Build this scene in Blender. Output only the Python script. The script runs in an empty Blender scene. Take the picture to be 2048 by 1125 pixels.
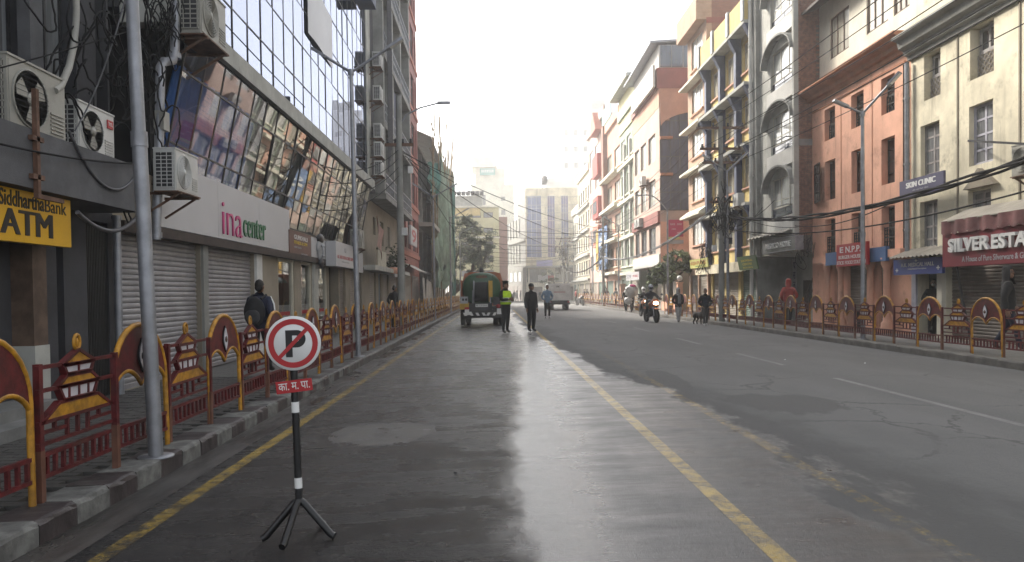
import bpy, math, random
from mathutils import Vector, Matrix, noise
random.seed(11)
SC = bpy.context.scene
COL = SC.collection
R = math.radians

# ------------------------------------------------------------------ camera
FPX, CAMZ, VPX, VPY, PCX, PCY = 1500.0, 1.55, 988.0, 585.0, 1024.0, 615.0
ROLL = R(0.7)
def basis(psi, th, r):
    f = Vector((math.sin(psi)*math.cos(th), math.cos(psi)*math.cos(th), -math.sin(th)))
    r0 = Vector((math.cos(psi), -math.sin(psi), 0)); u0 = r0.cross(f)
    return r0*math.cos(r)-u0*math.sin(r), u0*math.cos(r)+r0*math.sin(r), f
psi = th = 0.0
for _ in range(20):
    CR, CU, CF = basis(psi, th, ROLL)
    px = PCX+FPX*CR.y/CF.y; py = PCY-FPX*CU.y/CF.y
    psi += (px-VPX)/FPX; th += (py-VPY)/FPX
CR, CU, CF = basis(psi, th, ROLL)
CAMLOC = Vector((0, 0, CAMZ))
cam = bpy.data.cameras.new('camera'); co = bpy.data.objects.new('camera', cam); COL.objects.link(co)
m = Matrix((CR, CU, -CF)).transposed().to_4x4(); m.translation = CAMLOC
co.matrix_world = m
cam.sensor_width = 36; cam.sensor_fit = 'HORIZONTAL'; cam.lens = FPX/2048*36
cam.shift_x = -(PCX-1024)/2048; cam.shift_y = (PCY-562.5)/2048
cam.clip_start = 0.05; cam.clip_end = 2000
SC.camera = co
def at(px, py, X=None, Y=None, Z=None):
    "the point of a plane of the street that is seen at a pixel of the 2048 x 1125 photograph"
    d = CR*((px-PCX)/FPX)+CU*((PCY-py)/FPX)+CF
    if X is not None: t = X/d.x
    elif Y is not None: t = Y/d.y
    else: t = (Z-CAMZ)/d.z
    return CAMLOC+d*t
def Yp(px, X): return at(px, 585, X=X).y
def Zp(px, py, X): return at(px, py, X=X).z

# ------------------------------------------------------------------ sky, sun, exposure
SUN_EL, SUN_AZ = R(37), R(-40)           # azimuth from the street axis, negative = over the dark row
W = bpy.data.worlds.new('World'); SC.world = W; W.use_nodes = True
nt = W.node_tree; bg = nt.nodes['Background']
sky = nt.nodes.new('ShaderNodeTexSky'); sky.sky_type = 'NISHITA'; sky.sun_disc = False
sky.sun_elevation = SUN_EL; sky.sun_rotation = SUN_AZ
sky.air_density = 1.0; sky.dust_density = 3.0; sky.ozone_density = 1.0
hs = nt.nodes.new('ShaderNodeHueSaturation'); hs.inputs['Saturation'].default_value = 0.25
nt.links.new(sky.outputs[0], hs.inputs['Color']); nt.links.new(hs.outputs[0], bg.inputs['Color'])
bg.inputs['Strength'].default_value = 0.15
sl = bpy.data.lights.new('sun', 'SUN'); sl.energy = 3.5; sl.angle = R(14); sl.color = (1, .92, .80)
so = bpy.data.objects.new('sun', sl); COL.objects.link(so)
sd = Vector((math.sin(SUN_AZ)*math.cos(SUN_EL), math.cos(SUN_AZ)*math.cos(SUN_EL), math.sin(SUN_EL)))
so.rotation_euler = sd.to_track_quat('Z', 'Y').to_euler(); so.location = sd*60
SC.view_settings.view_transform = 'Standard'; SC.view_settings.look = 'None'
SC.view_settings.exposure = 1.62; SC.view_settings.gamma = 1; SC.view_settings.use_curve_mapping = False
SC.cycles.max_bounces = 6; SC.cycles.diffuse_bounces = 3; SC.cycles.glossy_bounces = 4
SC.cycles.transparent_max_bounces = 12; SC.cycles.volume_bounces = 1
SC.cycles.use_denoising = True
SC.cycles.caustics_reflective = False; SC.cycles.caustics_refractive = False

# ------------------------------------------------------------------ materials
MATS = {}
class N:
    "small helper for node graphs"
    def __init__(s, name):
        s.m = bpy.data.materials.new(name); s.m.use_nodes = True
        s.t = s.m.node_tree; s.b = s.t.nodes['Principled BSDF']; s.out = s.t.nodes['Material Output']
        s._pos = None
    def new(s, k): return s.t.nodes.new(k)
    def link(s, a, b): s.t.links.new(a, b)
    def put(s, sock, v):
        if hasattr(v, 'is_linked') or hasattr(v, 'node'): s.link(v, sock)
        else: sock.default_value = v
    def pos(s):
        if s._pos is None: s._pos = s.new('ShaderNodeNewGeometry').outputs['Position']
        return s._pos
    def mapped(s, sc):
        n = s.new('ShaderNodeVectorMath'); n.operation = 'MULTIPLY'; s.link(s.pos(), n.inputs[0]); n.inputs[1].default_value = sc
        return n.outputs[0]
    def noise(s, scale, detail=3, sc=None, rough=.6, w=0):
        n = s.new('ShaderNodeTexNoise'); n.inputs['Scale'].default_value = scale; n.inputs['Detail'].default_value = detail
        n.inputs['Roughness'].default_value = rough
        s.link(s.mapped(sc) if sc else s.pos(), n.inputs['Vector']); return n.outputs[0]
    def math(s, op, a, b=0.0, c=None, clamp=False):
        n = s.new('ShaderNodeMath'); n.operation = op; n.use_clamp = clamp
        s.put(n.inputs[0], a); s.put(n.inputs[1], b)
        if c is not None: s.put(n.inputs[2], c)
        return n.outputs[0]
    def step(s, v, a, b):
        n = s.new('ShaderNodeMapRange'); n.interpolation_type = 'SMOOTHSTEP'; n.clamp = True
        s.put(n.inputs[0], v); n.inputs[1].default_value = a; n.inputs[2].default_value = b
        return n.outputs[0]
    def mix(s, f, a, b):
        n = s.new('ShaderNodeMix'); n.data_type = 'RGBA'
        s.put(n.inputs[0], f)
        for i, v in ((6, a), (7, b)):
            if isinstance(v, tuple): v = (*v[:3], 1)
            s.put(n.inputs[i], v)
        return n.outputs[2]
    def bump(s, h, st, dist=.01):
        n = s.new('ShaderNodeBump'); n.inputs['Strength'].default_value = st; n.inputs['Distance'].default_value = dist
        s.link(h, n.inputs['Height']); s.link(n.outputs[0], s.b.inputs['Normal'])
    def set(s, **k):
        for a, v in k.items():
            a = {'col': 'Base Color', 'rough': 'Roughness', 'metal': 'Metallic', 'spec': 'Specular IOR Level'}[a]
            if isinstance(v, tuple): v = (*v[:3], 1)
            s.put(s.b.inputs[a], v)
        return s
def dk(c, k): return tuple(x*k for x in c[:3])
GAIN = .80                                  # scales plain and pane colours down evenly to balance the raised exposure
def mat(name, col, rough=.8, var=.25, scale=2.5, metal=0., bump=0., bscale=60, streak=0., dirt=(.05, .045, .04), spec=.4):
    if name in MATS: return MATS[name]
    col = dk(col, GAIN); dirt = dk(dirt, GAIN)
    n = N(name)
    c = n.mix(n.step(n.noise(scale, 5), .3, .75), dk(col, 1-var), dk(col, 1+var*.6))
    if streak > 0:
        s1 = n.step(n.noise(1.0, 5, (2.2, 2.2, .28), .65), .5, .8)
        s2 = n.step(n.noise(1.3, 6, None, .7), .52, .75)
        c = n.mix(n.math('MULTIPLY', n.math('MAXIMUM', s1, s2), streak), c, dirt)
    n.set(col=c, rough=rough, metal=metal, spec=spec)
    if bump > 0: n.bump(n.noise(bscale, 4), bump)
    MATS[name] = n.m; return n.m
def emat(name, col, st):
    n = N(name); n.set(col=col); n.b.inputs['Emission Color'].default_value = (*col, 1); n.b.inputs['Emission Strength'].default_value = st
    MATS[name] = n.m; return n.m
def brickmat(name, c1, c2, mortar, bw=.23, bh=.075):
    n = N(name); sp = n.new('ShaderNodeSeparateXYZ'); n.link(n.pos(), sp.inputs[0])
    cb = n.new('ShaderNodeCombineXYZ'); n.link(n.math('ADD', sp.outputs[0], sp.outputs[1]), cb.inputs[0]); n.link(sp.outputs[2], cb.inputs[1])
    b = n.new('ShaderNodeTexBrick'); n.link(cb.outputs[0], b.inputs['Vector'])
    b.inputs['Color1'].default_value = (*c1, 1); b.inputs['Color2'].default_value = (*c2, 1); b.inputs['Mortar'].default_value = (*mortar, 1)
    b.inputs['Scale'].default_value = 1; b.inputs['Brick Width'].default_value = bw; b.inputs['Row Height'].default_value = bh; b.inputs['Mortar Size'].default_value = .008
    n.set(col=n.mix(n.math('MULTIPLY', n.step(n.noise(1.5, 5), .4, .75), .5), b.outputs[0], dk(c1, .5)), rough=.9)
    n.bump(n.math('SUBTRACT', 1, b.outputs['Fac']), .5); MATS[name] = n.m; return n.m
def glassmat(name, tint, base, refl=.6, rough=.02):
    "coated glazing: part mirror, part see-through"
    n = N(name); t = n.t
    g = n.new('ShaderNodeBsdfGlossy'); g.inputs['Color'].default_value = (*tint, 1); g.inputs['Roughness'].default_value = rough
    tr = n.new('ShaderNodeBsdfTransparent'); tr.inputs['Color'].default_value = (*base, 1)
    mx = n.new('ShaderNodeMixShader'); mx.inputs[0].default_value = refl
    n.link(tr.outputs[0], mx.inputs[1]); n.link(g.outputs[0], mx.inputs[2]); n.link(mx.outputs[0], n.out.inputs['Surface'])
    MATS[name] = n.m; return n.m
def pane_mat(name, col, rough=.08, spec=.8, var=.3, sc=(3, 3, .4)):
    "window glass with whatever hangs close behind it"
    n = N(name); f = n.step(n.noise(2.2, 3, sc), .35, .65)
    col = dk(col, GAIN); n.set(col=n.mix(f, dk(col, 1-var), dk(col, 1+var)), rough=rough, spec=spec); MATS[name] = n.m; return n.m

M = lambda k: MATS[k]
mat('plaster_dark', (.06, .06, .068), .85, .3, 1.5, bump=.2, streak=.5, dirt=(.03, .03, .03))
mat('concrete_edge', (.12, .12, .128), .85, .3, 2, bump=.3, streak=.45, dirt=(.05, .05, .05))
mat('concrete', (.30, .30, .28), .88, .25, 1.6, bump=.25, streak=.5, dirt=(.10, .10, .09))
mat('concrete_light', (.50, .50, .46), .88, .2, 1.6, bump=.2, streak=.45, dirt=(.16, .16, .14))
mat('plaster_cream', (.82, .75, .57), .9, .25, .9, bump=.25, bscale=25, streak=.8, dirt=(.26, .23, .165))
mat('plaster_pale', (.84, .80, .67), .9, .18, .8, bump=.2, bscale=25, streak=.4, dirt=(.33, .31, .25))
mat('plaster_orange', (.86, .47, .33), .9, .16, .9, bump=.2, bscale=25, streak=.85, dirt=(.42, .22, .15))
mat('cornice_orange', (.52, .22, .12), .9, .2, 1.5, bump=.2, streak=.5, dirt=(.2, .09, .06))
mat('plaster_peach', (.62, .35, .25), .9, .15, .9, streak=.35, dirt=(.35, .22, .17))
mat('plaster_blush', (.58, .43, .36), .9, .15, .9, streak=.5, dirt=(.42, .32, .27))
mat('plaster_pink', (.50, .2, .15), .9, .15, .9, streak=.35, dirt=(.3, .13, .1))
mat('plaster_yellow', (.74, .58, .24), .9, .18, 1, bump=.15, streak=.45, dirt=(.3, .22, .1))
mat('plaster_lemon', (.62, .58, .33), .9, .12, .7, streak=.25, dirt=(.4, .37, .22))
mat('plaster_green', (.36, .42, .33), .9, .15, .8, streak=.4, dirt=(.2, .23, .18))
mat('plaster_tan', (.30, .26, .20), .9, .2, 1, streak=.5, dirt=(.13, .115, .09))
mat('plaster_white', (.68, .67, .63), .85, .1, .8, streak=.3, dirt=(.42, .4, .36))
mat('plaster_red', (.42, .06, .05), .85, .2, 1)
mat('paint_navy', (.035, .05, .12), .6, .3, 2, streak=.3, dirt=(.1, .1, .12))
mat('tile_maroon', (.33, .11, .09), .7, .2, 1.2, streak=.35, dirt=(.2, .08, .07))
mat('board_white', (.52, .52, .54), .45, .06, .8, streak=.12, dirt=(.4, .4, .4))
mat('metal_grey', (.34, .35, .38), .5, .25, 5, metal=.55, bump=.08, streak=.3, dirt=(.16, .15, .14))
mat('metal_dark', (.045, .045, .05), .5, .4, 4, metal=.3)
mat('rust', (.16, .085, .055), .85, .4, 6)
mat('cable', (.012, .012, .013), .8, .3, 8, spec=.15)
mat('cable_grey', (.10, .10, .11), .6, .3, 8)
mat('shutter_white', (.33, .32, .33), .5, .2, 3, metal=.2, streak=.7, dirt=(.2, .19, .19))
mat('shutter_brown', (.21, .175, .15), .55, .25, 2, metal=.2, streak=.5, dirt=(.05, .045, .04))
mat('shutter_green', (.10, .16, .125), .55, .25, 2, metal=.2, streak=.4, dirt=(.05, .06, .05))
mat('shutter_tan', (.29, .25, .20), .55, .2, 2, metal=.15, streak=.4, dirt=(.14, .12, .1))
mat('shutter_blue', (.05, .12, .18), .5, .2, 2)
mat('wood_dark', (.045, .03, .024), .7, .4, 5)
mat('wood_brown', (.13, .085, .06), .75, .4, 5)
mat('wood_grey', (.36, .34, .33), .8, .3, 4, streak=.4, dirt=(.12, .11, .1))
mat('wood_lilac', (.50, .49, .56), .75, .2, 4, streak=.3, dirt=(.2, .19, .2))
mat('frame_cream', (.62, .58, .47), .7, .15, 3)
mat('frame_white', (.66, .66, .64), .6, .15, 3)
mat('iron', (.02, .02, .02), .6, .3, 6)
mat('black_void', (.006, .006, .007), .9, .3, 2)  # near-black sheets behind openings, darkness of the unlit depth put into the colour
mat('ac_cream', (.36, .35, .31), .5, .12, 3, streak=.3, dirt=(.22, .2, .17))
mat('ac_white', (.58, .58, .56), .45, .08, 3, streak=.2, dirt=(.3, .28, .25))
mat('sign_yellow', (.72, .40, .01), .45, .06, 2)
mat('sign_black', (.012, .012, .014), .5, .2, 2)
mat('sign_red', (.42, .02, .025), .45, .1, 2)
mat('sign_maroon', (.19, .018, .03), .5, .12, 2)
mat('sign_blue', (.035, .06, .26), .45, .1, 2)
mat('sign_indigo', (.075, .07, .14), .5, .12, 2)
mat('sign_skyblue', (.08, .17, .36), .55, .2, 2, streak=.3, dirt=(.05, .1, .2))
mat('sign_green', (.10, .18, .06), .5, .2, 2)
mat('sign_lime', (.66, .64, .22), .5, .1, 2)
mat('sign_teal', (.10, .36, .33), .5, .1, 2)
mat('sign_magenta', (.50, .03, .12), .5, .1, 2)
mat('sign_brown', (.13, .045, .03), .5, .3, 4)
mat('sign_lilac', (.36, .34, .60), .5, .1, 2)
mat('letter_white', (.78, .78, .76), .45, .05, 2)
mat('letter_pink', (.55, .02, .18), .4, .1, 2)
mat('letter_green', (.01, .14, .05), .4, .1, 2)
mat('letter_yellow', (.75, .55, .04), .5, .1, 2)
mat('letter_red', (.45, .02, .03), .5, .1, 2)
mat('letter_grey', (.42, .43, .45), .5, .15, 2)
mat('fence_red', (.115, .011, .013), .5, .5, 11, bump=.15, streak=.75, dirt=(.06, .03, .025))
mat('fence_yellow', (.52, .25, .018), .5, .45, 11, bump=.15, streak=.75, dirt=(.2, .1, .03))
mat('fence_white', (.60, .58, .62), .5, .12, 4, streak=.3, dirt=(.3, .25, .25))
mat('fence_brown', (.16, .07, .045), .6, .3, 5)
mat('rubber', (.012, .012, .012), .8, .3, 8)
mat('chrome', (.6, .6, .6), .2, .05, 3, metal=1)
mat('paint_green', (.03, .10, .045), .4, .3, 3, streak=.35, dirt=(.12, .06, .03))
mat('paint_orange', (.42, .12, .04), .5, .25, 3, streak=.3, dirt=(.15, .06, .03))
mat('paint_greybox', (.78, .78, .76), .55, .2, 2, streak=.4, dirt=(.2, .18, .16))
mat('paint_black', (.015, .015, .016), .35, .3, 4)
mat('paint_yellow', (.60, .36, .02), .45, .2, 4, streak=.3, dirt=(.25, .15, .04))
mat('paint_white', (.75, .75, .74), .45, .08, 3)
mat('tarp_white', (.62, .62, .60), .6, .2, 3)
mat('net_green', (.22, .31, .24), .9, .45, .9, streak=.45, dirt=(.25, .21, .14))
mat('net_teal', (.07, .21, .18), .9, .4, .9)
mat('sheet_metal', (.50, .48, .44), .55, .18, 1.5, metal=.1, streak=.4, dirt=(.3, .27, .22))
mat('tin_roof', (.36, .33, .28), .6, .25, 2, metal=.2, streak=.4, dirt=(.17, .13, .1))
mat('bamboo', (.30, .23, .13), .8, .3, 4)
mat('bark', (.08, .06, .045), .95, .4, 6, bump=.6, bscale=18)
mat('leaf_dark', (.06, .085, .038), .7, .5, 1.3)
mat('leaf_olive', (.17, .21, .09), .6, .5, 2)
mat('leaf_bright', (.22, .28, .08), .6, .4, 2)
mat('kerb_black', (.045, .035, .036), .55, .4, 5, bump=.4, bscale=30, streak=.5, dirt=(.11, .1, .09))
mat('kerb_white', (.165, .165, .155), .8, .5, 7, bump=.5, bscale=30, streak=.9, dirt=(.09, .085, .08))
mat('kerb_plain', (.16, .15, .135), .85, .35, 2.5, bump=.4, bscale=30, streak=.5, dirt=(.07, .065, .06))
mat('paver', (.08, .076, .07), .6, .35, 3, bump=.4, bscale=50, streak=.4, dirt=(.05, .05, .05))
mat('paver_base', (.05, .048, .045), .7, .3, 5)
mat('stone_step', (.24, .24, .23), .7, .25, 3, streak=.4, dirt=(.1, .1, .1))
mat('curtain_blue', (.035, .12, .36), .8, .25, 3)
mat('banner_cloth', (.50, .30, .26), .8, .3, 3)
mat('solar', (.45, .43, .38), .6, .15, 2)
brickmat('brick_red', (.30, .13, .09), (.24, .105, .075), (.17, .14, .12))
brickmat('brick_tan', (.46, .29, .20), (.40, .25, .17), (.36, .29, .22))
brickmat('brick_dark', (.20, .11, .085), (.16, .09, .07), (.12, .10, .09))
mat('brick_face', (.30, .155, .11), .92, .45, 7, bump=.4, bscale=40)
mat('mortar', (.15, .135, .12), .95, .3, 5)
pane_mat('pane_dark', (.03, .033, .04))
pane_mat('pane_grey', (.20, .21, .22))
pane_mat('pane_flank', (.03, .045, .10), .18, .5)
pane_mat('pane_curtain', (.46, .44, .37), .15, .5, .22)
pane_mat('pane_pale', (.44, .45, .43), .12, .6, .25)
pane_mat('pane_navy', (.035, .045, .075), .04, 1.0)
pane_mat('pane_blue', (.02, .05, .22), .06, 1.0)
glassmat('glass_mirror', (.48, .51, .62), (.10, .11, .13), .75, .015)
glassmat('glass_band', (.56, .55, .52), (.30, .31, .36), .55, .02)
glassmat('glass_clear', (.85, .85, .9), (.8, .82, .86), .25, .02)
glassmat('glass_shop', (.9, .9, .9), (.6, .62, .62), .30, .01)
emat('lamp_lit', (1, .82, .55), 14)
SKIN = mat('skin', (.25, .135, .085), .6, .1, 6)
# ------------------------------------------------------------------ mesh helper
class MB:
    def __init__(s, m=None):
        s.v = []; s.f = []; s.mi = []; s.sm = []; s.mats = []; s.c = 0
        if m: s.use(m)
    def use(s, m):
        mm = MATS[m] if isinstance(m, str) else m
        if mm not in s.mats: s.mats.append(mm)
        s.c = s.mats.index(mm); return s
    def add(s, vs, fs, smooth=False, T=None):
        b = len(s.v)
        s.v += [tuple(T @ Vector(p)) for p in vs] if T else [tuple(p) for p in vs]
        for f in fs: s.f.append(tuple(b+i for i in f)); s.mi.append(s.c); s.sm.append(smooth)
        return s
    def box(s, x0, x1, y0, y1, z0, z1, T=None):
        vs = [(x, y, z) for z in (z0, z1) for y in (y0, y1) for x in (x0, x1)]
        return s.add(vs, [(0, 2, 3, 1), (4, 5, 7, 6), (0, 1, 5, 4), (1, 3, 7, 5), (3, 2, 6, 7), (2, 0, 4, 6)], False, T)
    def bar(s, a, b, w, h=None, up=(0, 0, 1)):
        "square bar from a to b"
        a = Vector(a); b = Vector(b); h = h or w; d = (b-a); L = d.length
        if L < 1e-6: return s
        d /= L; u = Vector(up)
        if abs(d.dot(u)) > .98: u = Vector((1, 0, 0))
        x = d.cross(u).normalized(); z = x.cross(d)
        T = Matrix((x, d, z)).transposed().to_4x4(); T.translation = a
        return s.box(-w/2, w/2, 0, L, -h/2, h/2, T)
    def prism(s, pts, y0, y1, T=None):
        "polygon in x,z pushed along y"
        n = len(pts)
        vs = [(p[0], y0, p[1]) for p in pts]+[(p[0], y1, p[1]) for p in pts]
        fs = [tuple(range(n)), tuple(range(2*n-1, n-1, -1))]+[((i+1) % n, i, n+i, n+(i+1) % n) for i in range(n)]
        return s.add(vs, fs, False, T)
    def tube(s, path, r, n=8, caps=True, T=None):
        P = [Vector(p) for p in path]; k = len(P)
        rs = r if isinstance(r, (list, tuple)) else [r]*k
        vs = []; x = None
        for i, p in enumerate(P):
            d = (P[min(i+1, k-1)]-P[max(i-1, 0)])
            d = d.normalized() if d.length > 1e-9 else Vector((0, 0, 1))
            if x is None:
                x = d.cross(Vector((0, 0, 1)) if abs(d.z) < .9 else Vector((1, 0, 0))).normalized()
            else:
                x = (x-d*x.dot(d)).normalized()
            y = d.cross(x)
            for j in range(n):
                a = 2*math.pi*j/n; vs.append(p+(x*math.cos(a)+y*math.sin(a))*rs[i])
        fs = [(i*n+j, i*n+(j+1) % n, (i+1)*n+(j+1) % n, (i+1)*n+j) for i in range(k-1) for j in range(n)]
        s.add(vs, fs, n > 4, T)
        if caps:
            s.add(vs[:n], [tuple(range(n-1, -1, -1))], False, T); s.add(vs[-n:], [tuple(range(n))], False, T)
        return s
    def cyl(s, a, b, r, n=14, r2=None): return s.tube([a, b], [r, r if r2 is None else r2], n)
    def lathe(s, prof, c=(0, 0, 0), n=16, axis='z', T=None):
        vs = []
        for r, z in prof:
            for j in range(n):
                a = 2*math.pi*j/n; x, y = r*math.cos(a), r*math.sin(a)
                p = (x, y, z) if axis == 'z' else ((z, x, y) if axis == 'x' else (x, z, y))
                vs.append((p[0]+c[0], p[1]+c[1], p[2]+c[2]))
        k = len(prof)
        fs = [(i*n+j, i*n+(j+1) % n, (i+1)*n+(j+1) % n, (i+1)*n+j) for i in range(k-1) for j in range(n)]
        fs += [tuple(range(n-1, -1, -1)), tuple((k-1)*n+j for j in range(n))]
        return s.add(vs, fs, True, T)
    def ell(s, c, r, nu=12, nv=8, T=None):
        vs = []; fs = []
        for i in range(nv+1):
            t = math.pi*i/nv
            for j in range(nu):
                a = 2*math.pi*j/nu
                vs.append((c[0]+r[0]*math.sin(t)*math.cos(a), c[1]+r[1]*math.sin(t)*math.sin(a), c[2]+r[2]*math.cos(t)))
        for i in range(nv):
            for j in range(nu): fs.append((i*nu+j, i*nu+(j+1) % nu, (i+1)*nu+(j+1) % nu, (i+1)*nu+j)[::-1])
        return s.add(vs, fs, True, T)
    def quad(s, a, b, c, d): return s.add([a, b, c, d], [(0, 1, 2, 3)])
    def grid(s, fn, nu, nv, smooth=True):
        vs = [fn(i/nu, j/nv) for j in range(nv+1) for i in range(nu+1)]
        fs = [(j*(nu+1)+i, j*(nu+1)+i+1, (j+1)*(nu+1)+i+1, (j+1)*(nu+1)+i) for j in range(nv) for i in range(nu)]
        return s.add(vs, fs, smooth)
    def wall(s, x0, x1, z0, z1, holes=(), y=0., rd=.25):
        "upright wall with openings and their reveals"
        xs = sorted({x0, x1, *[min(max(h[i], x0), x1) for h in holes for i in (0, 1)]})
        zs = sorted({z0, z1, *[min(max(h[i], z0), z1) for h in holes for i in (2, 3)]})
        for a, b in zip(xs, xs[1:]):
            for c, d in zip(zs, zs[1:]):
                mx, mz = (a+b)/2, (c+d)/2
                if not any(h[0] < mx < h[1] and h[2] < mz < h[3] for h in holes):
                    s.quad((a, y, c), (b, y, c), (b, y, d), (a, y, d))
        for h in holes:
            a, b, c, d = max(h[0], x0), min(h[1], x1), max(h[2], z0), min(h[3], z1)
            e = y+rd
            s.quad((a, y, c), (a, e, c), (a, e, d), (a, y, d)); s.quad((b, e, c), (b, y, c), (b, y, d), (b, e, d))
            s.quad((a, y, d), (a, e, d), (b, e, d), (b, y, d)); s.quad((a, e, c), (a, y, c), (b, y, c), (b, e, c))
        return s
    def mesh(s, name):
        me = bpy.data.meshes.new(name); me.from_pydata(s.v, [], s.f)
        for mm in s.mats: me.materials.append(mm)
        me.polygons.foreach_set('material_index', s.mi); me.polygons.foreach_set('use_smooth', s.sm)
        me.update(); return me
    def build(s, name, parent=None, loc=(0, 0, 0), rot=(0, 0, 0), kind=None):
        return obj(name, s.mesh(name), parent, loc, rot, kind)
def obj(name, me, parent=None, loc=(0, 0, 0), rot=(0, 0, 0), kind=None):
    o = bpy.data.objects.new(name, me); COL.objects.link(o)
    o.location = loc; o.rotation_euler = rot
    if parent is not None: o.parent = parent
    if kind: o['kind'] = kind
    return o
def tag(o, label, cat, group=None):
    o['label'] = label; o['category'] = cat
    if group: o['group'] = group
    return o
def thing(name, label, cat, loc=(0, 0, 0), rz=0., group=None):
    o = bpy.data.objects.new(name, None); COL.objects.link(o); o.empty_display_size = .2
    o.location = loc; o.rotation_euler = (0, 0, rz)
    return tag(o, label, cat, group)
def text(s, w, h, ext=.004, bold=0., shear=0.):
    "lettering as a mesh fitted to w x h metres, standing in x,z, its foot at 0,0, facing -y"
    cu = bpy.data.curves.new('lettering', 'FONT'); cu.body = s; cu.extrude = .02; cu.offset = bold; cu.shear = shear
    cu.resolution_u = 3
    o = bpy.data.objects.new('lettering', cu); COL.objects.link(o)
    dg = bpy.context.evaluated_depsgraph_get(); me = bpy.data.meshes.new_from_object(o.evaluated_get(dg))
    bpy.data.objects.remove(o); bpy.data.curves.remove(cu)
    xs = [v.co.x for v in me.vertices]; ys = [v.co.y for v in me.vertices]
    if not xs: return me
    x0, x1, y0, y1 = min(xs), max(xs), min(ys), max(ys)
    sx = w/(x1-x0); sy = h/(y1-y0)
    for v in me.vertices: v.co = ((v.co.x-x0)*sx, -v.co.z/.02*ext, (v.co.y-y0)*sy)
    return me
def lettering(s, m, parent, x, z, w, h, y=-.006, ext=.004, bold=0., shear=0., name='lettering'):
    me = text(s, w, h, ext, bold, shear); me.materials.clear(); me.materials.append(MATS[m])
    return obj(name, me, parent, (x, y, z))
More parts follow.
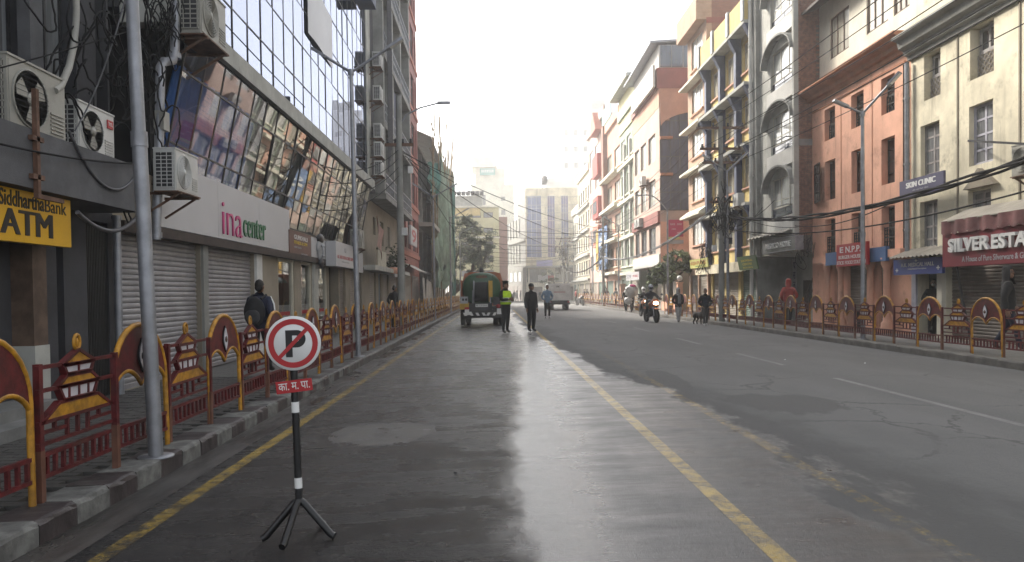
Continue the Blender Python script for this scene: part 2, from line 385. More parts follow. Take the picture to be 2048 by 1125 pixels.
# ------------------------------------------------------------------ ground, road, kerbs, pavements
SW = .15                                    # pavement height
LF, RF = -5.5, 12.2                         # the two building lines
KL, KR = -2.85, 9.6                         # kerb faces
def zr(x): return max(0., .13*(1-((x-3.4)/6.35)**2))
def road_pt(px, py):
    x = 0
    for _ in range(6):
        p = at(px, py, Z=zr(x)); x = p.x
    return p
def asphalt(name, wetness=True):
    n = N(name); sp = n.new('ShaderNodeSeparateXYZ'); n.link(n.pos(), sp.inputs[0]); X, Y = sp.outputs[0], sp.outputs[1]
    big = n.noise(.5, 6, (1, .35, 1), .65); mid = n.noise(2.2, 6, (1, .5, 1), .7); fine = n.noise(110, 3, None, .7); grit = n.noise(30, 3, None, .75)
    wob = n.math('MULTIPLY', n.math('SUBTRACT', big, .5), 2.0)
    wob = n.math('ADD', wob, n.math('MULTIPLY', n.math('SUBTRACT', mid, .5), 1.7))
    edge = n.math('SUBTRACT', 2.55, n.math('MULTIPLY', n.step(Y, 6, 24), 1.15))
    d = n.math('SUBTRACT', n.math('ADD', X, wob), edge)                     # below 0: soaked
    wet = n.math('SUBTRACT', 1, n.step(d, -.25, .05)); damp = n.math('SUBTRACT', 1, n.step(d, .15, .95))
    rip = n.math('SUBTRACT', n.noise(2.2, 6, (.45, 1.7, 1), .7), .5)
    def oval(cx, cy, rx, ry, a, k=.9):
        dx = n.math('DIVIDE', n.math('SUBTRACT', X, cx), rx); dy = n.math('DIVIDE', n.math('SUBTRACT', Y, cy), ry)
        r = n.math('ADD', n.math('MULTIPLY', dx, dx), n.math('MULTIPLY', dy, dy))
        r = n.math('ADD', r, n.math('MULTIPLY', n.math('SUBTRACT', mid, .5), k))
        return n.math('SUBTRACT', 1, n.step(r, a, 1.0))
    spill = n.math('MAXIMUM', oval(3.55, 9.25, .75, .95, .6, 3.0), oval(2.75, 11.9, .3, 1.6, .7, 2.5))
    patch = n.math('MULTIPLY', oval(-1.22, 8.0, .55, .66, .55, 3.4), n.step(n.noise(5, 4), .3, .6))
    damp = n.math('MAXIMUM', damp, spill)
    dry = n.mix(n.step(big, .3, .7), (.072, .072, .071), (.108, .107, .105))
    dry = n.mix(n.math('MULTIPLY', n.step(mid, .55, .8), .4), dry, (.06, .06, .06))
    dry = n.mix(n.math('MULTIPLY', n.step(n.noise(1.2, 5, (4, .16, 1), .6), .55, .75), .35), dry, (.065, .065, .064))
    dry = n.mix(n.math('MULTIPLY', n.step(fine, .5, .75), .25), dry, (.16, .16, .155))
    wetc = n.mix(n.step(mid, .35, .65), (.009, .009, .010), (.030, .029, .029))
    wetc = n.mix(n.math('MULTIPLY', n.step(n.noise(14, 5, (.6, 1.5, 1), .75), .5, .66), .5), wetc, (.036, .0355, .035))
    wetc = n.mix(n.math('MULTIPLY', n.step(fine, .52, .72), .3), wetc, (.06, .06, .06))
    c = n.mix(n.math('MULTIPLY', damp, .62), dry, (.024, .0235, .023))
    vo = n.new('ShaderNodeTexVoronoi'); vo.feature = 'DISTANCE_TO_EDGE'; vo.inputs['Scale'].default_value = .42
    wv = n.new('ShaderNodeVectorMath'); wv.operation = 'ADD'; n.link(n.pos(), wv.inputs[0]); cbv = n.new('ShaderNodeCombineXYZ')
    n.link(n.math('MULTIPLY', mid, 1.2), cbv.inputs[0]); n.link(n.math('MULTIPLY', big, 1.5), cbv.inputs[1]); n.link(cbv.outputs[0], wv.inputs[1]); n.link(wv.outputs[0], vo.inputs['Vector'])
    crack = n.math('MULTIPLY', n.math('SUBTRACT', 1, n.step(vo.outputs['Distance'], .004, .012)), n.step(big, .42, .55))
    c = n.mix(n.math('MULTIPLY', crack, .75), c, (.02, .02, .02))
    c = n.mix(wet, c, wetc)
    c = n.mix(n.math('MULTIPLY', patch, .8), c, (.10, .092, .082))
    streak_edge = n.math('MULTIPLY_ADD', n.step(Y, 4, 24), .75, .12)
    fx = n.math('SUBTRACT', n.math('ADD', X, n.math('MULTIPLY', n.math('SUBTRACT', mid, .5), .6)), streak_edge)
    film = n.step(fx, -.16, .12)      # smoother water film, its edge shaped to give the bright reflection streak
    wetr = n.math('MULTIPLY_ADD', n.step(n.noise(1.6, 5, (1, .4, 1), .65), .3, .7), .12, .05)
    wetr = n.math('ADD', wetr, n.math('MULTIPLY', n.step(fx, .12, .95), .30))
    wetr = n.math('ADD', wetr, n.math('MULTIPLY', n.math('SUBTRACT', 1, film), .15))
    r = n.math('MULTIPLY_ADD', damp, -.02, .86)
    wet2 = n.math('MULTIPLY', wet, n.math('SUBTRACT', 1, n.math('MULTIPLY', patch, .9)))
    wetr = n.math('MAXIMUM', n.math('ADD', wetr, n.math('MULTIPLY', rip, .8)), .06)
    rr = n.new('ShaderNodeMix'); n.put(rr.inputs[0], wet2); n.link(r, rr.inputs[2]); n.link(wetr, rr.inputs[3])
    n.set(col=c, rough=rr.outputs[0], spec=n.math('MULTIPLY_ADD', n.math('SUBTRACT', 1, n.math('MULTIPLY', wet2, n.math('SUBTRACT', 1, film))), .62, .20))
    h = n.math('ADD', n.math('MULTIPLY', fine, .8), n.math('MULTIPLY', grit, 1.0))
    h = n.math('ADD', h, n.math('MULTIPLY', n.noise(7, 3), .5))
    b = n.new('ShaderNodeBump'); b.inputs['Distance'].default_value = .016
    n.link(n.math('MULTIPLY_ADD', n.math('MULTIPLY', wet2, film), -.68, .95), b.inputs['Strength'])
    n.link(h, b.inputs['Height']); n.link(b.outputs[0], n.b.inputs['Normal'])
    MATS[name] = n.m; return n, wet2, mid, fine, big
asphalt('asphalt')
def paintmat(name, col, wear_a, wear_b, X0=None):
    n, wet, mid, fine, big = asphalt(name)
    under = n.b.inputs['Base Color'].links[0].from_socket
    w = n.math('ADD', n.math('MULTIPLY', n.noise(9, 5, None, .75), .6), n.math('MULTIPLY', fine, .4))
    k = n.step(n.math('ADD', w, n.math('MULTIPLY', n.math('SUBTRACT', big, .5), .3)), wear_a, wear_b)
    c = n.mix(n.step(mid, .3, .8), col, dk(col, .6))
    n.link(n.mix(k, c, under), n.b.inputs['Base Color'])
paintmat('line_yellow', (.40, .27, .045), .42, .60)
paintmat('line_yellow_worn', (.27, .18, .04), .36, .52)
paintmat('line_white_worn', (.19, .19, .185), .46, .66)
n_ = N('gutter_wet'); n_.set(col=n_.mix(n_.step(n_.noise(2, 5, (2, .4, 1)), .35, .65), (.018, .017, .016), (.055, .05, .046)), rough=n_.step(n_.noise(1.7, 4, (1, .3, 1)), .2, .9), spec=.5)
n_.bump(n_.noise(30, 4), .3); MATS['gutter_wet'] = n_.m
mat('earth', (.10, .098, .095), .9, .2, .2)
# pavement slabs of the sunny side: cast joints
n_ = N('slab'); bt = n_.new('ShaderNodeTexBrick'); n_.link(n_.mapped((1, 1, 1)), bt.inputs['Vector'])
for k_, v_ in (('Color1', (.17, .165, .155, 1)), ('Color2', (.135, .13, .12, 1)), ('Mortar', (.07, .07, .065, 1))): bt.inputs[k_].default_value = v_
for k_, v_ in (('Scale', 1), ('Brick Width', .6), ('Row Height', .6), ('Mortar Size', .008)): bt.inputs[k_].default_value = v_
n_.set(col=n_.mix(n_.math('MULTIPLY', n_.step(n_.noise(1.1, 5), .45, .7), .5), bt.outputs[0], (.08, .078, .07)), rough=.85); n_.bump(n_.noise(40, 4), .3); MATS['slab'] = n_.m
n_ = N('paving_far'); bt = n_.new('ShaderNodeTexBrick'); n_.link(n_.mapped((1, 1, 1)), bt.inputs['Vector'])
for k_, v_ in (('Color1', (.11, .105, .098, 1)), ('Color2', (.085, .08, .075, 1)), ('Mortar', (.04, .04, .038, 1))): bt.inputs[k_].default_value = v_
for k_, v_ in (('Scale', 1), ('Brick Width', .24), ('Row Height', .12), ('Mortar Size', .008)): bt.inputs[k_].default_value = v_
n_.set(col=bt.outputs[0], rough=.6); n_.bump(n_.math('SUBTRACT', 1, bt.outputs['Fac']), .3); MATS['paving_far'] = n_.m

def strip(m, x0, x1, y0, y1, lift=.001, nx=1, step=1.0):
    b = MB(m); ny = max(1, int((y1-y0)/step))
    b.grid(lambda u, v: (x0+(x1-x0)*u, y0+(y1-y0)*v, zr(x0+(x1-x0)*u)+lift), nx, ny); return b
MB('earth').quad((-500, -60, -.06), (500, -60, -.06), (500, 700, -.06), (-500, 700, -.06)).build('ground', kind='structure')
strip('asphalt', KL-.02, KR+.02, -8, 150, 0, 26, 3.0).build('road', kind='structure')
MB('asphalt').box(-90, KL-.02, 84, 104, -.05, .012).build('side_street', kind='structure')
strip('gutter_wet', KL, KL+.34, -8, 80, .002, 2, 2).build('gutter', kind='structure')
mk = strip('line_yellow', -2.37, -2.25, -2, 84, .0012, 1, .5).build('edge_line_marking', kind='structure')
strip('line_yellow', 1.45, 1.57, -2, 60, .0012, 1, .5).build('lane_line_marking', kind='structure')
strip('line_yellow_worn', 2.40, 2.52, -2, 19, .0012, 1, .5).build('worn_line_marking', kind='structure')
for a_, b_ in ((7.5, 11.8), (13.9, 16.6), (19.5, 22.3), (26, 29), (33, 36), (41, 44)):
    strip('line_white_worn', 5.36, 5.47, a_, b_, .0012, 1, .5).build('dash_marking', kind='structure')
# dark strip of paving, its setts laid one by one near the camera
sb = MB('paving_far').box(-5.75, KL-.33, 13.02, 112, -.04, SW).use('paver_base').box(-5.75, KL-.33, -3, 13.0, -.04, SW-.03)
side = sb.build('pavement', kind='structure')
pm = MB('paver')
def sett(w, d, h, b=.006):
    q = MB('paver'); q.add([(-w/2, -d/2, 0), (w/2, -d/2, 0), (w/2, d/2, 0), (-w/2, d/2, 0), (-w/2+b, -d/2+b, h), (w/2-b, -d/2+b, h), (w/2-b, d/2-b, h), (-w/2+b, d/2-b, h)],
        [(4, 5, 6, 7), (0, 1, 5, 4), (1, 2, 6, 5), (2, 3, 7, 6), (3, 0, 4, 7)]); return q
sets = [sett(.236, .114, .03).mesh('paver'), sett(.236, .114, .03).mesh('paver')]
cnt = 0; rest = MB('paver'); yy = 3.0; row = 0
while yy < 13.0:
    xx = -5.7+(row % 2)*.12
    while xx < KL-.4:
        z = SW-.03+random.uniform(-.004, .003)
        if cnt < 300 and yy > 3.9 and xx > -5.3:
            obj('paver', sets[cnt % 2], side, (xx, yy, z), (random.uniform(-.012, .012), random.uniform(-.012, .012), 0)); cnt += 1
        else:
            rest.add([(xx-.118, yy-.057, z-.01), (xx+.118, yy-.057, z-.01), (xx+.118, yy+.057, z-.01), (xx-.118, yy+.057, z-.01), (xx-.112, yy-.051, z+.03), (xx+.112, yy-.051, z+.03), (xx+.112, yy+.051, z+.03), (xx-.112, yy+.051, z+.03)],
                [(4, 5, 6, 7), (0, 1, 5, 4), (1, 2, 6, 5), (2, 3, 7, 6), (3, 0, 4, 7)])
        xx += .24
    yy += .12; row += 1
rest.build('paver', side, kind='stuff')
MB('slab').box(KR+.28, 13.4, -6, 112, -.04, SW).build('pavement', kind='structure')
def kerb_block(L, w, mname, seed):
    rr = random.Random(seed); b = MB(mname); h = SW+.012
    prof = [(0, -.05), (0, h-.035), (.012, h-.010), (.035, h), (w, h-.004), (w, -.05)]
    k = 5; vs = []
    for i in range(k+1):
        y = .004+(L-.008)*i/k
        for (x, z) in prof:
            j = .006 if z > 0 else 0
            vs.append((x+rr.uniform(-j, j), y, z+rr.uniform(-j, j)))
    p = len(prof); fs = [(i*p+j, (i+1)*p+j, (i+1)*p+j+1, i*p+j+1) for i in range(k) for j in range(p-1)]
    fs += [tuple(range(p)), tuple(k*p+j for j in range(p-1, -1, -1))]
    return b.add(vs, fs).mesh('kerb_block')
kerb = MB('concrete').box(KL-.325, KL-.01, -3, 110, -.06, SW-.02).build('kerb', kind='structure')
kb = {c: [kerb_block(.43, .33, c, i+3) for i in range(4)] for c in ('kerb_black', 'kerb_white')}
y = 2.13; i = 0
while y < 78:
    obj('kerb_block', kb['kerb_black' if i % 2 == 0 else 'kerb_white'][(i*7//2) % 4], kerb, (KL, y+.43, 0), (0, 0, math.pi)); y += .43; i += 1
kerb2 = MB('concrete').box(KR+.01, KR+.3, -3, 110, -.06, SW-.02).build('kerb', kind='structure')
kc = [kerb_block(.9, .30, 'kerb_plain', i+20) for i in range(4)]
y = 6; i = 0
while y < 100:
    o = obj('kerb_block', kc[i % 4], kerb2, (KR, y, 0)); y += .9; i += 1

# ------------------------------------------------------------------ ornamental railings
PW = 1.0
def arch_outline(w, z0, z1, n=14):
    return [(w/2-w/2*math.cos(math.pi*i/n), z0+(z1-z0)*math.sin(math.pi*i/n)) for i in range(n+1)]
def scallop(w, zs, zt, zc, n=7):
    "lower edge: two small arcs that meet in a point"
    a = [(w/2*i/n, zs+(zc-zs)*i/n+(zt-max(zs, zc))*math.sin(math.pi*i/n)**.75) for i in range(n)]+[(w/2, zc)]
    return a+[(w-x, z) for x, z in a[-2::-1]]
ARCH = arch_outline(.94, .70, 1.17); LOW = scallop(.94, .66, .79, .65, 10)
def sh(pts, dx=.03): return [(x+dx, z) for x, z in pts]
b = MB('fence_red'); b.prism(sh(ARCH)+sh(LOW)[::-1], -.012, .012); board_me = b.mesh('arch_panel')
b = MB('fence_yellow')
b.tube([(.03, 0, -.02), (.03, 0, .5)]+[(x, 0, z) for x, z in sh(ARCH)]+[(.97, 0, .5), (.97, 0, -.02)], .024, 8)
b.tube([(x, 0, z) for x, z in sh(LOW)], .02, 6); aframe_me = b.mesh('arch_frame')
def almond(h, w, n=8): return [(w*math.sin(math.pi*i/n), -h+2*h*i/n) for i in range(n)]+[(-w*math.sin(math.pi*i/n), h-2*h*i/n) for i in range(n)]
b = MB('sign_black'); b.prism([(.5+x, .90+z) for x, z in almond(.15, .072)], -.026, .026)
b.use('fence_white'); b.prism([(.5+x, .90+z) for x, z in almond(.125, .055)], -.032, .032)
b.use('sign_black'); b.lathe([(.036, -.034), (.036, .034)], (.5, 0, .895), 12, 'y')
b.use('rust'); b.lathe([(.022, -.036), (.022, .036)], (.5, 0, .895), 12, 'y'); eye_me = b.mesh('eye')
b = MB('fence_red')
for z in (.18, .33): b.box(.03, .97, -.015, .015, z-.014, z+.014)
for i in range(9): b.box(.09+i*.1025, .118+i*.1025, -.012, .012, .19, .32)
rung_me = b.mesh('rail')
roofs = [[(.28, .925), (.72, .925), (.5, 1.02)], [(.22, .775), (.78, .775), (.66, .845), (.34, .845)], [(.03, .555), (.97, .555), (.76, .665), (.24, .665)]]
bands = [[(.30, .92), (.70, .92), (.66, .855), (.34, .855)], [(.24, .77), (.76, .77), (.70, .675), (.30, .675)]]
b = MB('fence_yellow')
for r_ in roofs: b.prism(r_, -.016, .016)
roof_me = b.mesh('pagoda_panel')
b = MB('fence_red')
for r_ in roofs+bands:
    for p, q in zip(r_, r_[1:]+r_[:1]): b.bar((p[0], 0, p[1]), (q[0], 0, q[1]), .024, .046, (0, 1, 0))
for z in (.93, .77): b.box(.0, 1., -.014, .014, z-.013, z+.013)
for z in (.55, .405): b.box(.0, 1., -.014, .014, z-.012, z+.012)
for x, z0, z1 in ((.2, .48, .55), (.36, .41, .55), (.5, .41, .55), (.64, .41, .55), (.8, .48, .55)): b.box(x-.012, x+.012, -.012, .012, z0, z1)
for x0, x1 in ((.02, .34), (.66, .98)): b.box(x0, x1, -.012, .012, .47, .494)
for r_, k in ((bands[0], (.5,)), (bands[1], (.37, .5, .63))):
    for x in k: b.box(x-.010, x+.010, -.018, .018, r_[2][1], r_[0][1])
rframe_me = b.mesh('pagoda_frame')
b = MB('fence_white')
for r_ in bands: b.prism(r_, -.010, .010)
band_me = b.mesh('window_band')
b = MB('fence_yellow'); ring = [(.5+.042*math.cos(a*math.pi/6), 0, 1.075+.055*math.sin(a*math.pi/6)) for a in range(13)]
b.tube(ring, .013, 6); b.ell((.5, 0, 1.07), (.016, .012, .036), 8, 6); fin_me = b.mesh('finial')
b = MB('fence_red'); b.box(-.022, .022, -.022, .022, -.02, .95); post_me = b.mesh('post')
b = MB('fence_brown'); b.box(-.024, .024, -.024, .024, -.02, .36); foot_me = b.mesh('post_foot')
def far_panel(kind):
    b = MB('fence_red')
    for z in (.18, .33): b.box(.0, 1., -.012, .012, z-.012, z+.012)
    for i in range(6): b.box(.08+i*.16, .11+i*.16, -.01, .01, .19, .32)
    if kind:
        b.prism(sh(ARCH)[::2]+sh(LOW)[::-1][::2], -.01, .01); b.use('fence_yellow')
        b.tube([(.03, 0, 0), (.03, 0, .5)]+[(x, 0, z) for x, z in sh(ARCH)[::2]]+[(.97, 0, .5), (.97, 0, 0)], .024, 5, False)
    else:
        for z in (.93, .77, .55, .41): b.box(.0, 1., -.012, .012, z-.012, z+.012)
        for x in (.36, .64): b.box(x-.012, x+.012, -.012, .012, .41, .55)
        b.use('fence_yellow')
        for r_ in roofs: b.prism(r_, -.015, .015)
        b.use('fence_white')
        for r_ in bands: b.prism(r_, -.01, .01)
        b.use('fence_yellow').ell((.5, 0, 1.07), (.035, .015, .055), 6, 4)
    return b.mesh('arch_panel' if kind else 'pagoda_panel')
farm = [far_panel(0), far_panel(1)]
def railing(label, x, y0, n, pitch, rot, skip=(), near=26):
    f = thing('railing', label, 'railing', (x, y0, SW), 0)
    for k in range(n):
        ya = k*pitch; Y = y0+ya
        if any(a < Y < b for a, b in skip): continue
        lx = random.uniform(-.012, .012); rz = rot+random.uniform(-.012, .012)
        L = (lx, ya if rot > 0 else ya+pitch, random.uniform(-.012, .008)); rt = (random.uniform(-.03, .03), random.uniform(-.012, .012), rz)
        if k < near:
            if k % 2 == 0:
                p = obj('arch_panel', board_me, f, L, rt); obj('arch_frame', aframe_me, p); obj('eye', eye_me, p)
            else:
                p = obj('pagoda_panel', roof_me, f, L, rt); obj('pagoda_frame', rframe_me, p); obj('window_band', band_me, p); obj('finial', fin_me, p)
            obj('rail', rung_me, f, L, rt)
            q = obj('post', post_me, f, (lx, ya+.03, 0)); obj('post_foot', foot_me, q)
        else:
            obj('arch_panel' if k % 2 == 0 else 'pagoda_panel', farm[1 if k % 2 == 0 else 0], f, L, rt)
    return f
railing('red and yellow railing of eye arches and pagodas along the black and white kerb', -3.1, 2.05, 74, 1.02, R(90))
railing('red and yellow railing of eye arches and pagodas along the plain grey kerb', 9.92, 10.32, 78, 1.003, R(-90), ((42.5, 49),))
# ------------------------------------------------------------------ building kit
class Bld:
    def __init__(s, name, label, side, X, Ya, Yb, cat='building', group=None):
        s.side, s.X, s.Ya, s.Yb = side, X, Ya, Yb
        if side == 'L': loc, rz = (X, Ya, 0), R(90)
        elif side == 'R': loc, rz = (X, Yb, 0), R(-90)
        else: loc, rz = (X, Ya, 0), 0                     # faces the camera: X = its first corner, Ya = facade, Yb = width
        s.root = thing(name, label, cat, loc, rz, group); s.W = Yb-Ya if side in 'LR' else Yb
    def pl(s, d): return s.X+d if s.side == 'L' else s.X-d
    def x(s, px, d=0., py=500):
        if s.side == 'F': return at(px, py, Y=s.Ya-d).x-s.X
        y = at(px, py, X=s.pl(d)).y
        return y-s.Ya if s.side == 'L' else s.Yb-y
    def z(s, px, py, d=0.):
        if s.side == 'F': return at(px, py, Y=s.Ya-d).z
        return at(px, py, X=s.pl(d)).z
    def rect(s, p0, p1, yt, yb, d=0.):
        m = (p0+p1)/2
        return (s.x(p0, d, (yt+yb)/2), s.x(p1, d, (yt+yb)/2), s.z(m, yb, d), s.z(m, yt, d))
    def body(s, m, z0, z1, depth=8., holes=(), y=0., rd=.25, x0=0., x1=None, back='black_void', name='wall', top=True):
        x1 = s.W if x1 is None else x1
        b = MB(m); b.wall(x0, x1, z0, z1, holes, y, rd)
        b.quad((x0, depth, z0), (x0, y, z0), (x0, y, z1), (x0, depth, z1)); b.quad((x1, y, z0), (x1, depth, z0), (x1, depth, z1), (x1, y, z1))
        b.quad((x0, depth, z0), (x0, depth, z1), (x1, depth, z1), (x1, depth, z0))
        if top: b.quad((x0, y, z1), (x1, y, z1), (x1, depth, z1), (x0, depth, z1))
        b.quad((x0, y, z0), (x0, depth, z0), (x1, depth, z0), (x1, y, z0))
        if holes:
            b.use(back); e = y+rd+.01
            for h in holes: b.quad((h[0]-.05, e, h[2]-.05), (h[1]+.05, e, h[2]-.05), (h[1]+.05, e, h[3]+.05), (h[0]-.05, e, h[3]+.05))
        return b.build(name, s.root)
    def box(s, name, m, x0, x1, y0, y1, z0, z1, kind=None, parent=None): return MB(m).box(x0, x1, y0, y1, z0, z1).build(name, parent or s.root, kind=kind)
WST = {  # frame, pane, bar width, columns, transoms (fraction of height), depth
 'wood2': ('wood_dark', 'pane_dark', .06, 2, (.25, .5, .75), .05), 'wood2g': ('wood_grey', 'pane_grey', .075, 2, (.25, .5, .75), .05),
 'lilac2': ('wood_lilac', 'pane_grey', .075, 2, (.25, .5, .75), .05), 'brown3': ('wood_brown', 'pane_curtain', .07, 3, (), .06),
 'cream3': ('frame_cream', 'pane_curtain', .06, 3, (.75,), .06), 'cream2': ('frame_cream', 'pane_curtain', .06, 2, (.75,), .06),
 'grey3': ('frame_cream', 'pane_pale', .035, 3, (.26,), .05), 'white3': ('frame_white', 'pane_pale', .05, 3, (.3,), .05),
 'dark2': ('metal_dark', 'pane_grey', .05, 2, (.7,), .05), 'dark1': ('wood_dark', 'pane_dark', .07, 1, (.5,), .05), 'brown2': ('wood_brown', 'pane_dark', .07, 2, (.6,), .05),
 'navy': ('metal_dark', 'pane_navy', .03, 2, (.5,), .03), 'far': ('wood_brown', 'pane_grey', .08, 2, (), .05), 'farw': ('frame_white', 'pane_pale', .08, 2, (), .05),
 'shop': ('frame_cream', 'pane_dark', .07, 1, (), .06), 'blue': ('frame_white', 'pane_blue', .04, 3, (.2, .4, .6, .8), .03),
 'small': ('wood_grey', 'pane_dark', .08, 2, (), .05)}
WC = {}
def window(root, x0, x1, z0, z1, style, y=.12, parent=None, name='window', rz=0):
    w, h = round(x1-x0, 2), round(z1-z0, 2); k = (style, w, h); fm, pm_, t, nc, tr, dp = WST[style]
    if k not in WC:
        b = MB(fm)
        b.box(-.004, t, 0, dp, 0, h); b.box(w-t, w+.004, 0, dp, 0, h); b.box(t, w-t, .001, dp-.001, -.004, t); b.box(t, w-t, .001, dp-.001, h-t, h+.004)
        for i in range(1, nc): b.box(w*i/nc-t*.45, w*i/nc+t*.45, .004, dp-.004, t, h-t)
        for f in tr: b.box(t, w-t, .008, dp-.008, h*f-t*.35, h*f+t*.35)
        p = MB(pm_); p.box(t*.4, w/nc-t*.4, dp*.45, dp*.6, t*.4, h-t*.4)
        WC[k] = (b.mesh('window'), p.mesh('pane'))
    o = obj(name, WC[k][0], parent or root, (x0, y, z0), (0, 0, rz))
    if parent is None:
        for i in range(nc): obj('pane', WC[k][1], o, (w*i/nc, 0, 0))
    return o
SHC = {}
def shutter(root, x0, x1, z0, z1, m, y=.1, name='roller_shutter', pitch=.085):
    w, h = round(x1-x0, 2), round(z1-z0, 2); k = (w, h, m, pitch)
    if k not in SHC:
        b = MB(m); n = max(2, int(h/pitch)); vs = []; prof = []
        for i in range(n):
            z = h*i/n; d = h/n
            prof += [(.022, z), (.006, z+d*.12), (0, z+d*.4), (.004, z+d*.72), (.02, z+d*.94)]
        prof.append((.022, h))
        for (yy, z) in prof: vs += [(0, yy, z), (w, yy, z)]
        b.add(vs, [(2*i, 2*i+1, 2*i+3, 2*i+2) for i in range(len(prof)-1)])
        b.box(0, w, -.012, .03, -.0, .07)
        SHC[k] = b.mesh('roller_shutter')
    o = obj(name, SHC[k], root, (x0, y, z0))
    return o
def rail_grille(root, x0, x1, z0, z1, y=.02, name='balustrade', m='iron', n=None, parent=None):
    b = MB(m); w = x1-x0; n = n or max(3, int(w/.13))
    for z in (z0+.03, z0+(z1-z0)*.55, z1-.03): b.box(x0, x1, y, y+.03, z-.018, z+.018)
    for i in range(n+1):
        x = x0+w*i/n; b.box(x-.011, x+.011, y+.004, y+.026, z0, z1)
        if i < n:
            c = x+w/n/2; r = w/n*.36
            for zc in (z0+(z1-z0)*.28, z0+(z1-z0)*.77): b.tube([(c+r*math.cos(a*math.pi/4), y+.014, zc+r*1.5*math.sin(a*math.pi/4)) for a in range(9)], .011, 4, False)
    return b.build(name, parent or root)
def downpipe(root, x, y, z0, z1, r=.05, m='metal_grey', name='drainpipe'):
    b = MB(m).cyl((x, y, z0), (x, y, z1), r, 10)
    z = z0+.6
    while z < z1: b.cyl((x, y, z), (x, y, z+.06), r*1.3, 10); z += 1.9
    return b.build(name, root)
ACM = {}
def ac_meshes(cm, fan_open):
    k = (cm, fan_open)
    if k in ACM: return ACM[k]
    w, d, h = .86, .33, .62
    c = MB(cm); c.box(0, w, .012, d, 0, h); c.box(-.006, w+.006, .0, d+.006, h, h+.02)
    c.box(.02, w-.02, 0.004, .012, .03, h-.03)
    for i in range(6): c.box(w*.70, w*.94, -.008, .004, .08+i*.035, .095+i*.035)
    g = MB('metal_dark'); cx, cz, r = w*.35, h*.5, .245
    g.lathe([(r, -.003), (r, .006)], (cx, 0, cz), 28, 'y')
    g.use(cm).lathe([(r+.014, -.004), (r+.014, .004), (r+.002, .004), (r+.002, -.016), (r+.014, -.004)], (cx, 0, cz), 28, 'y')
    if fan_open:
        f = MB('ac_cream')
        for q in range(3):
            a = q*2.094+.5
            pts = [(cx+rr*math.cos(a+t), cz+rr*math.sin(a+t)) for rr, t in ((.05, -.3), (.21, -.35), (.225, .2), (.2, .55), (.05, .6))]
            f.prism(pts, -.010, -.005)
        f.lathe([(.06, -.02), (.06, -.003)], (cx, 0, cz), 14, 'y')
        for i in range(-5, 6): f.use('metal_dark').box(cx-math.sqrt(r*r-(i*.045)**2), cx+math.sqrt(r*r-(i*.045)**2), -.02, -.017, cz+i*.045-.002, cz+i*.045+.002)
    else:
        f = MB(cm)
        for q in range(7):
            rr = .045+q*.031
            f.tube([(cx+rr*math.cos(a*math.pi/12), -.010, cz+rr*math.sin(a*math.pi/12)) for a in range(25)], .007, 4, False)
        f.lathe([(.04, -.016), (.04, -.004)], (cx, 0, cz), 14, 'y')
        for q in range(4):
            a = q*math.pi/4; f.bar((cx-r*math.cos(a), -.008, cz-r*math.sin(a)), (cx+r*math.cos(a), -.008, cz+r*math.sin(a)), .008)
    s = MB('metal_dark').box(-.012, -.002, .04, d-.03, .05, h-.05).use(cm)
    for i in range(10): s.box(-.022, -.010, .03, d-.02, .045+i*.0575, .057+i*.0575)
    for i in range(4): s.box(-.022, -.011, .04+i*.083, .05+i*.083, .045, h-.045)
    ACM[k] = (c.mesh('casing'), g.mesh('fan_ring'), f.mesh('fan_guard'), s.mesh('side_grille')); return ACM[k]
def ac_unit(label, loc, rz, cm='ac_white', fan_open=False, bracket=True, sc=1., group=None):
    t = thing('air_conditioner', label, 'air conditioner', loc, rz, group); t.scale = (sc, sc, sc)
    a, g, f, s = ac_meshes(cm, fan_open)
    obj('casing', a, t); o = obj('fan_ring', g, t); obj('fan_guard', f, o); obj('side_grille', s, t)
    if bracket:
        b = MB('rust')
        for x in (.1, .76): b.bar((x, -.04, -.03), (x, .5, -.03), .04); b.bar((x, .0, -.03), (x, .5, -.34), .03)
        b.box(.0, .86, -.03, .33, -.02, -.002); b.build('bracket', t)
    return t
def sign(label, loc, rz, w, h, m, lines=(), t=.06, rim=None, name='shop_sign', group=None, tilt=0., rx=0.):
    "lines: text, material, x, z, width, height[, extrude, bold]"
    r = thing(name, label, 'sign', loc, rz, group); r.rotation_euler = (rx, tilt, rz)
    MB(m).box(0, w, 0, t, 0, h).build('board', r)
    if rim:
        b = MB(rim); e = .025
        b.box(-e, w+e, -.012, t, -e, 0); b.box(-e, w+e, -.012, t, h, h+e); b.box(-e, 0, -.012, t, 0, h); b.box(w, w+e, -.012, t, 0, h); b.build('rim', r)
    for L in lines: lettering(L[0], L[1], r, L[2], L[3], L[4], L[5], -.003, L[6] if len(L) > 6 else .003, L[7] if len(L) > 7 else 0)
    return r
def sign_px(side, X, p0, p1, yt, yb, label, m, lines=(), zref=None, **k):
    "a board parallel to the street between two pixel columns; lines in fractions of the board"
    Y0, Y1 = at(p0, (yt+yb)/2, X=X).y, at(p1, (yt+yb)/2, X=X).y; zr_ = zref or (p0+p1)/2
    zt, zb = Zp(zr_, yt, X), Zp(zr_, yb, X); w, h = abs(Y1-Y0), zt-zb
    L = [(l[0], l[1], l[2]*w, l[3]*h, l[4]*w, l[5]*h, *l[6:]) for l in lines]
    return sign(label, (X, Y0, zb), R(90) if side == 'L' else R(-90), w, h, m, L, **k)

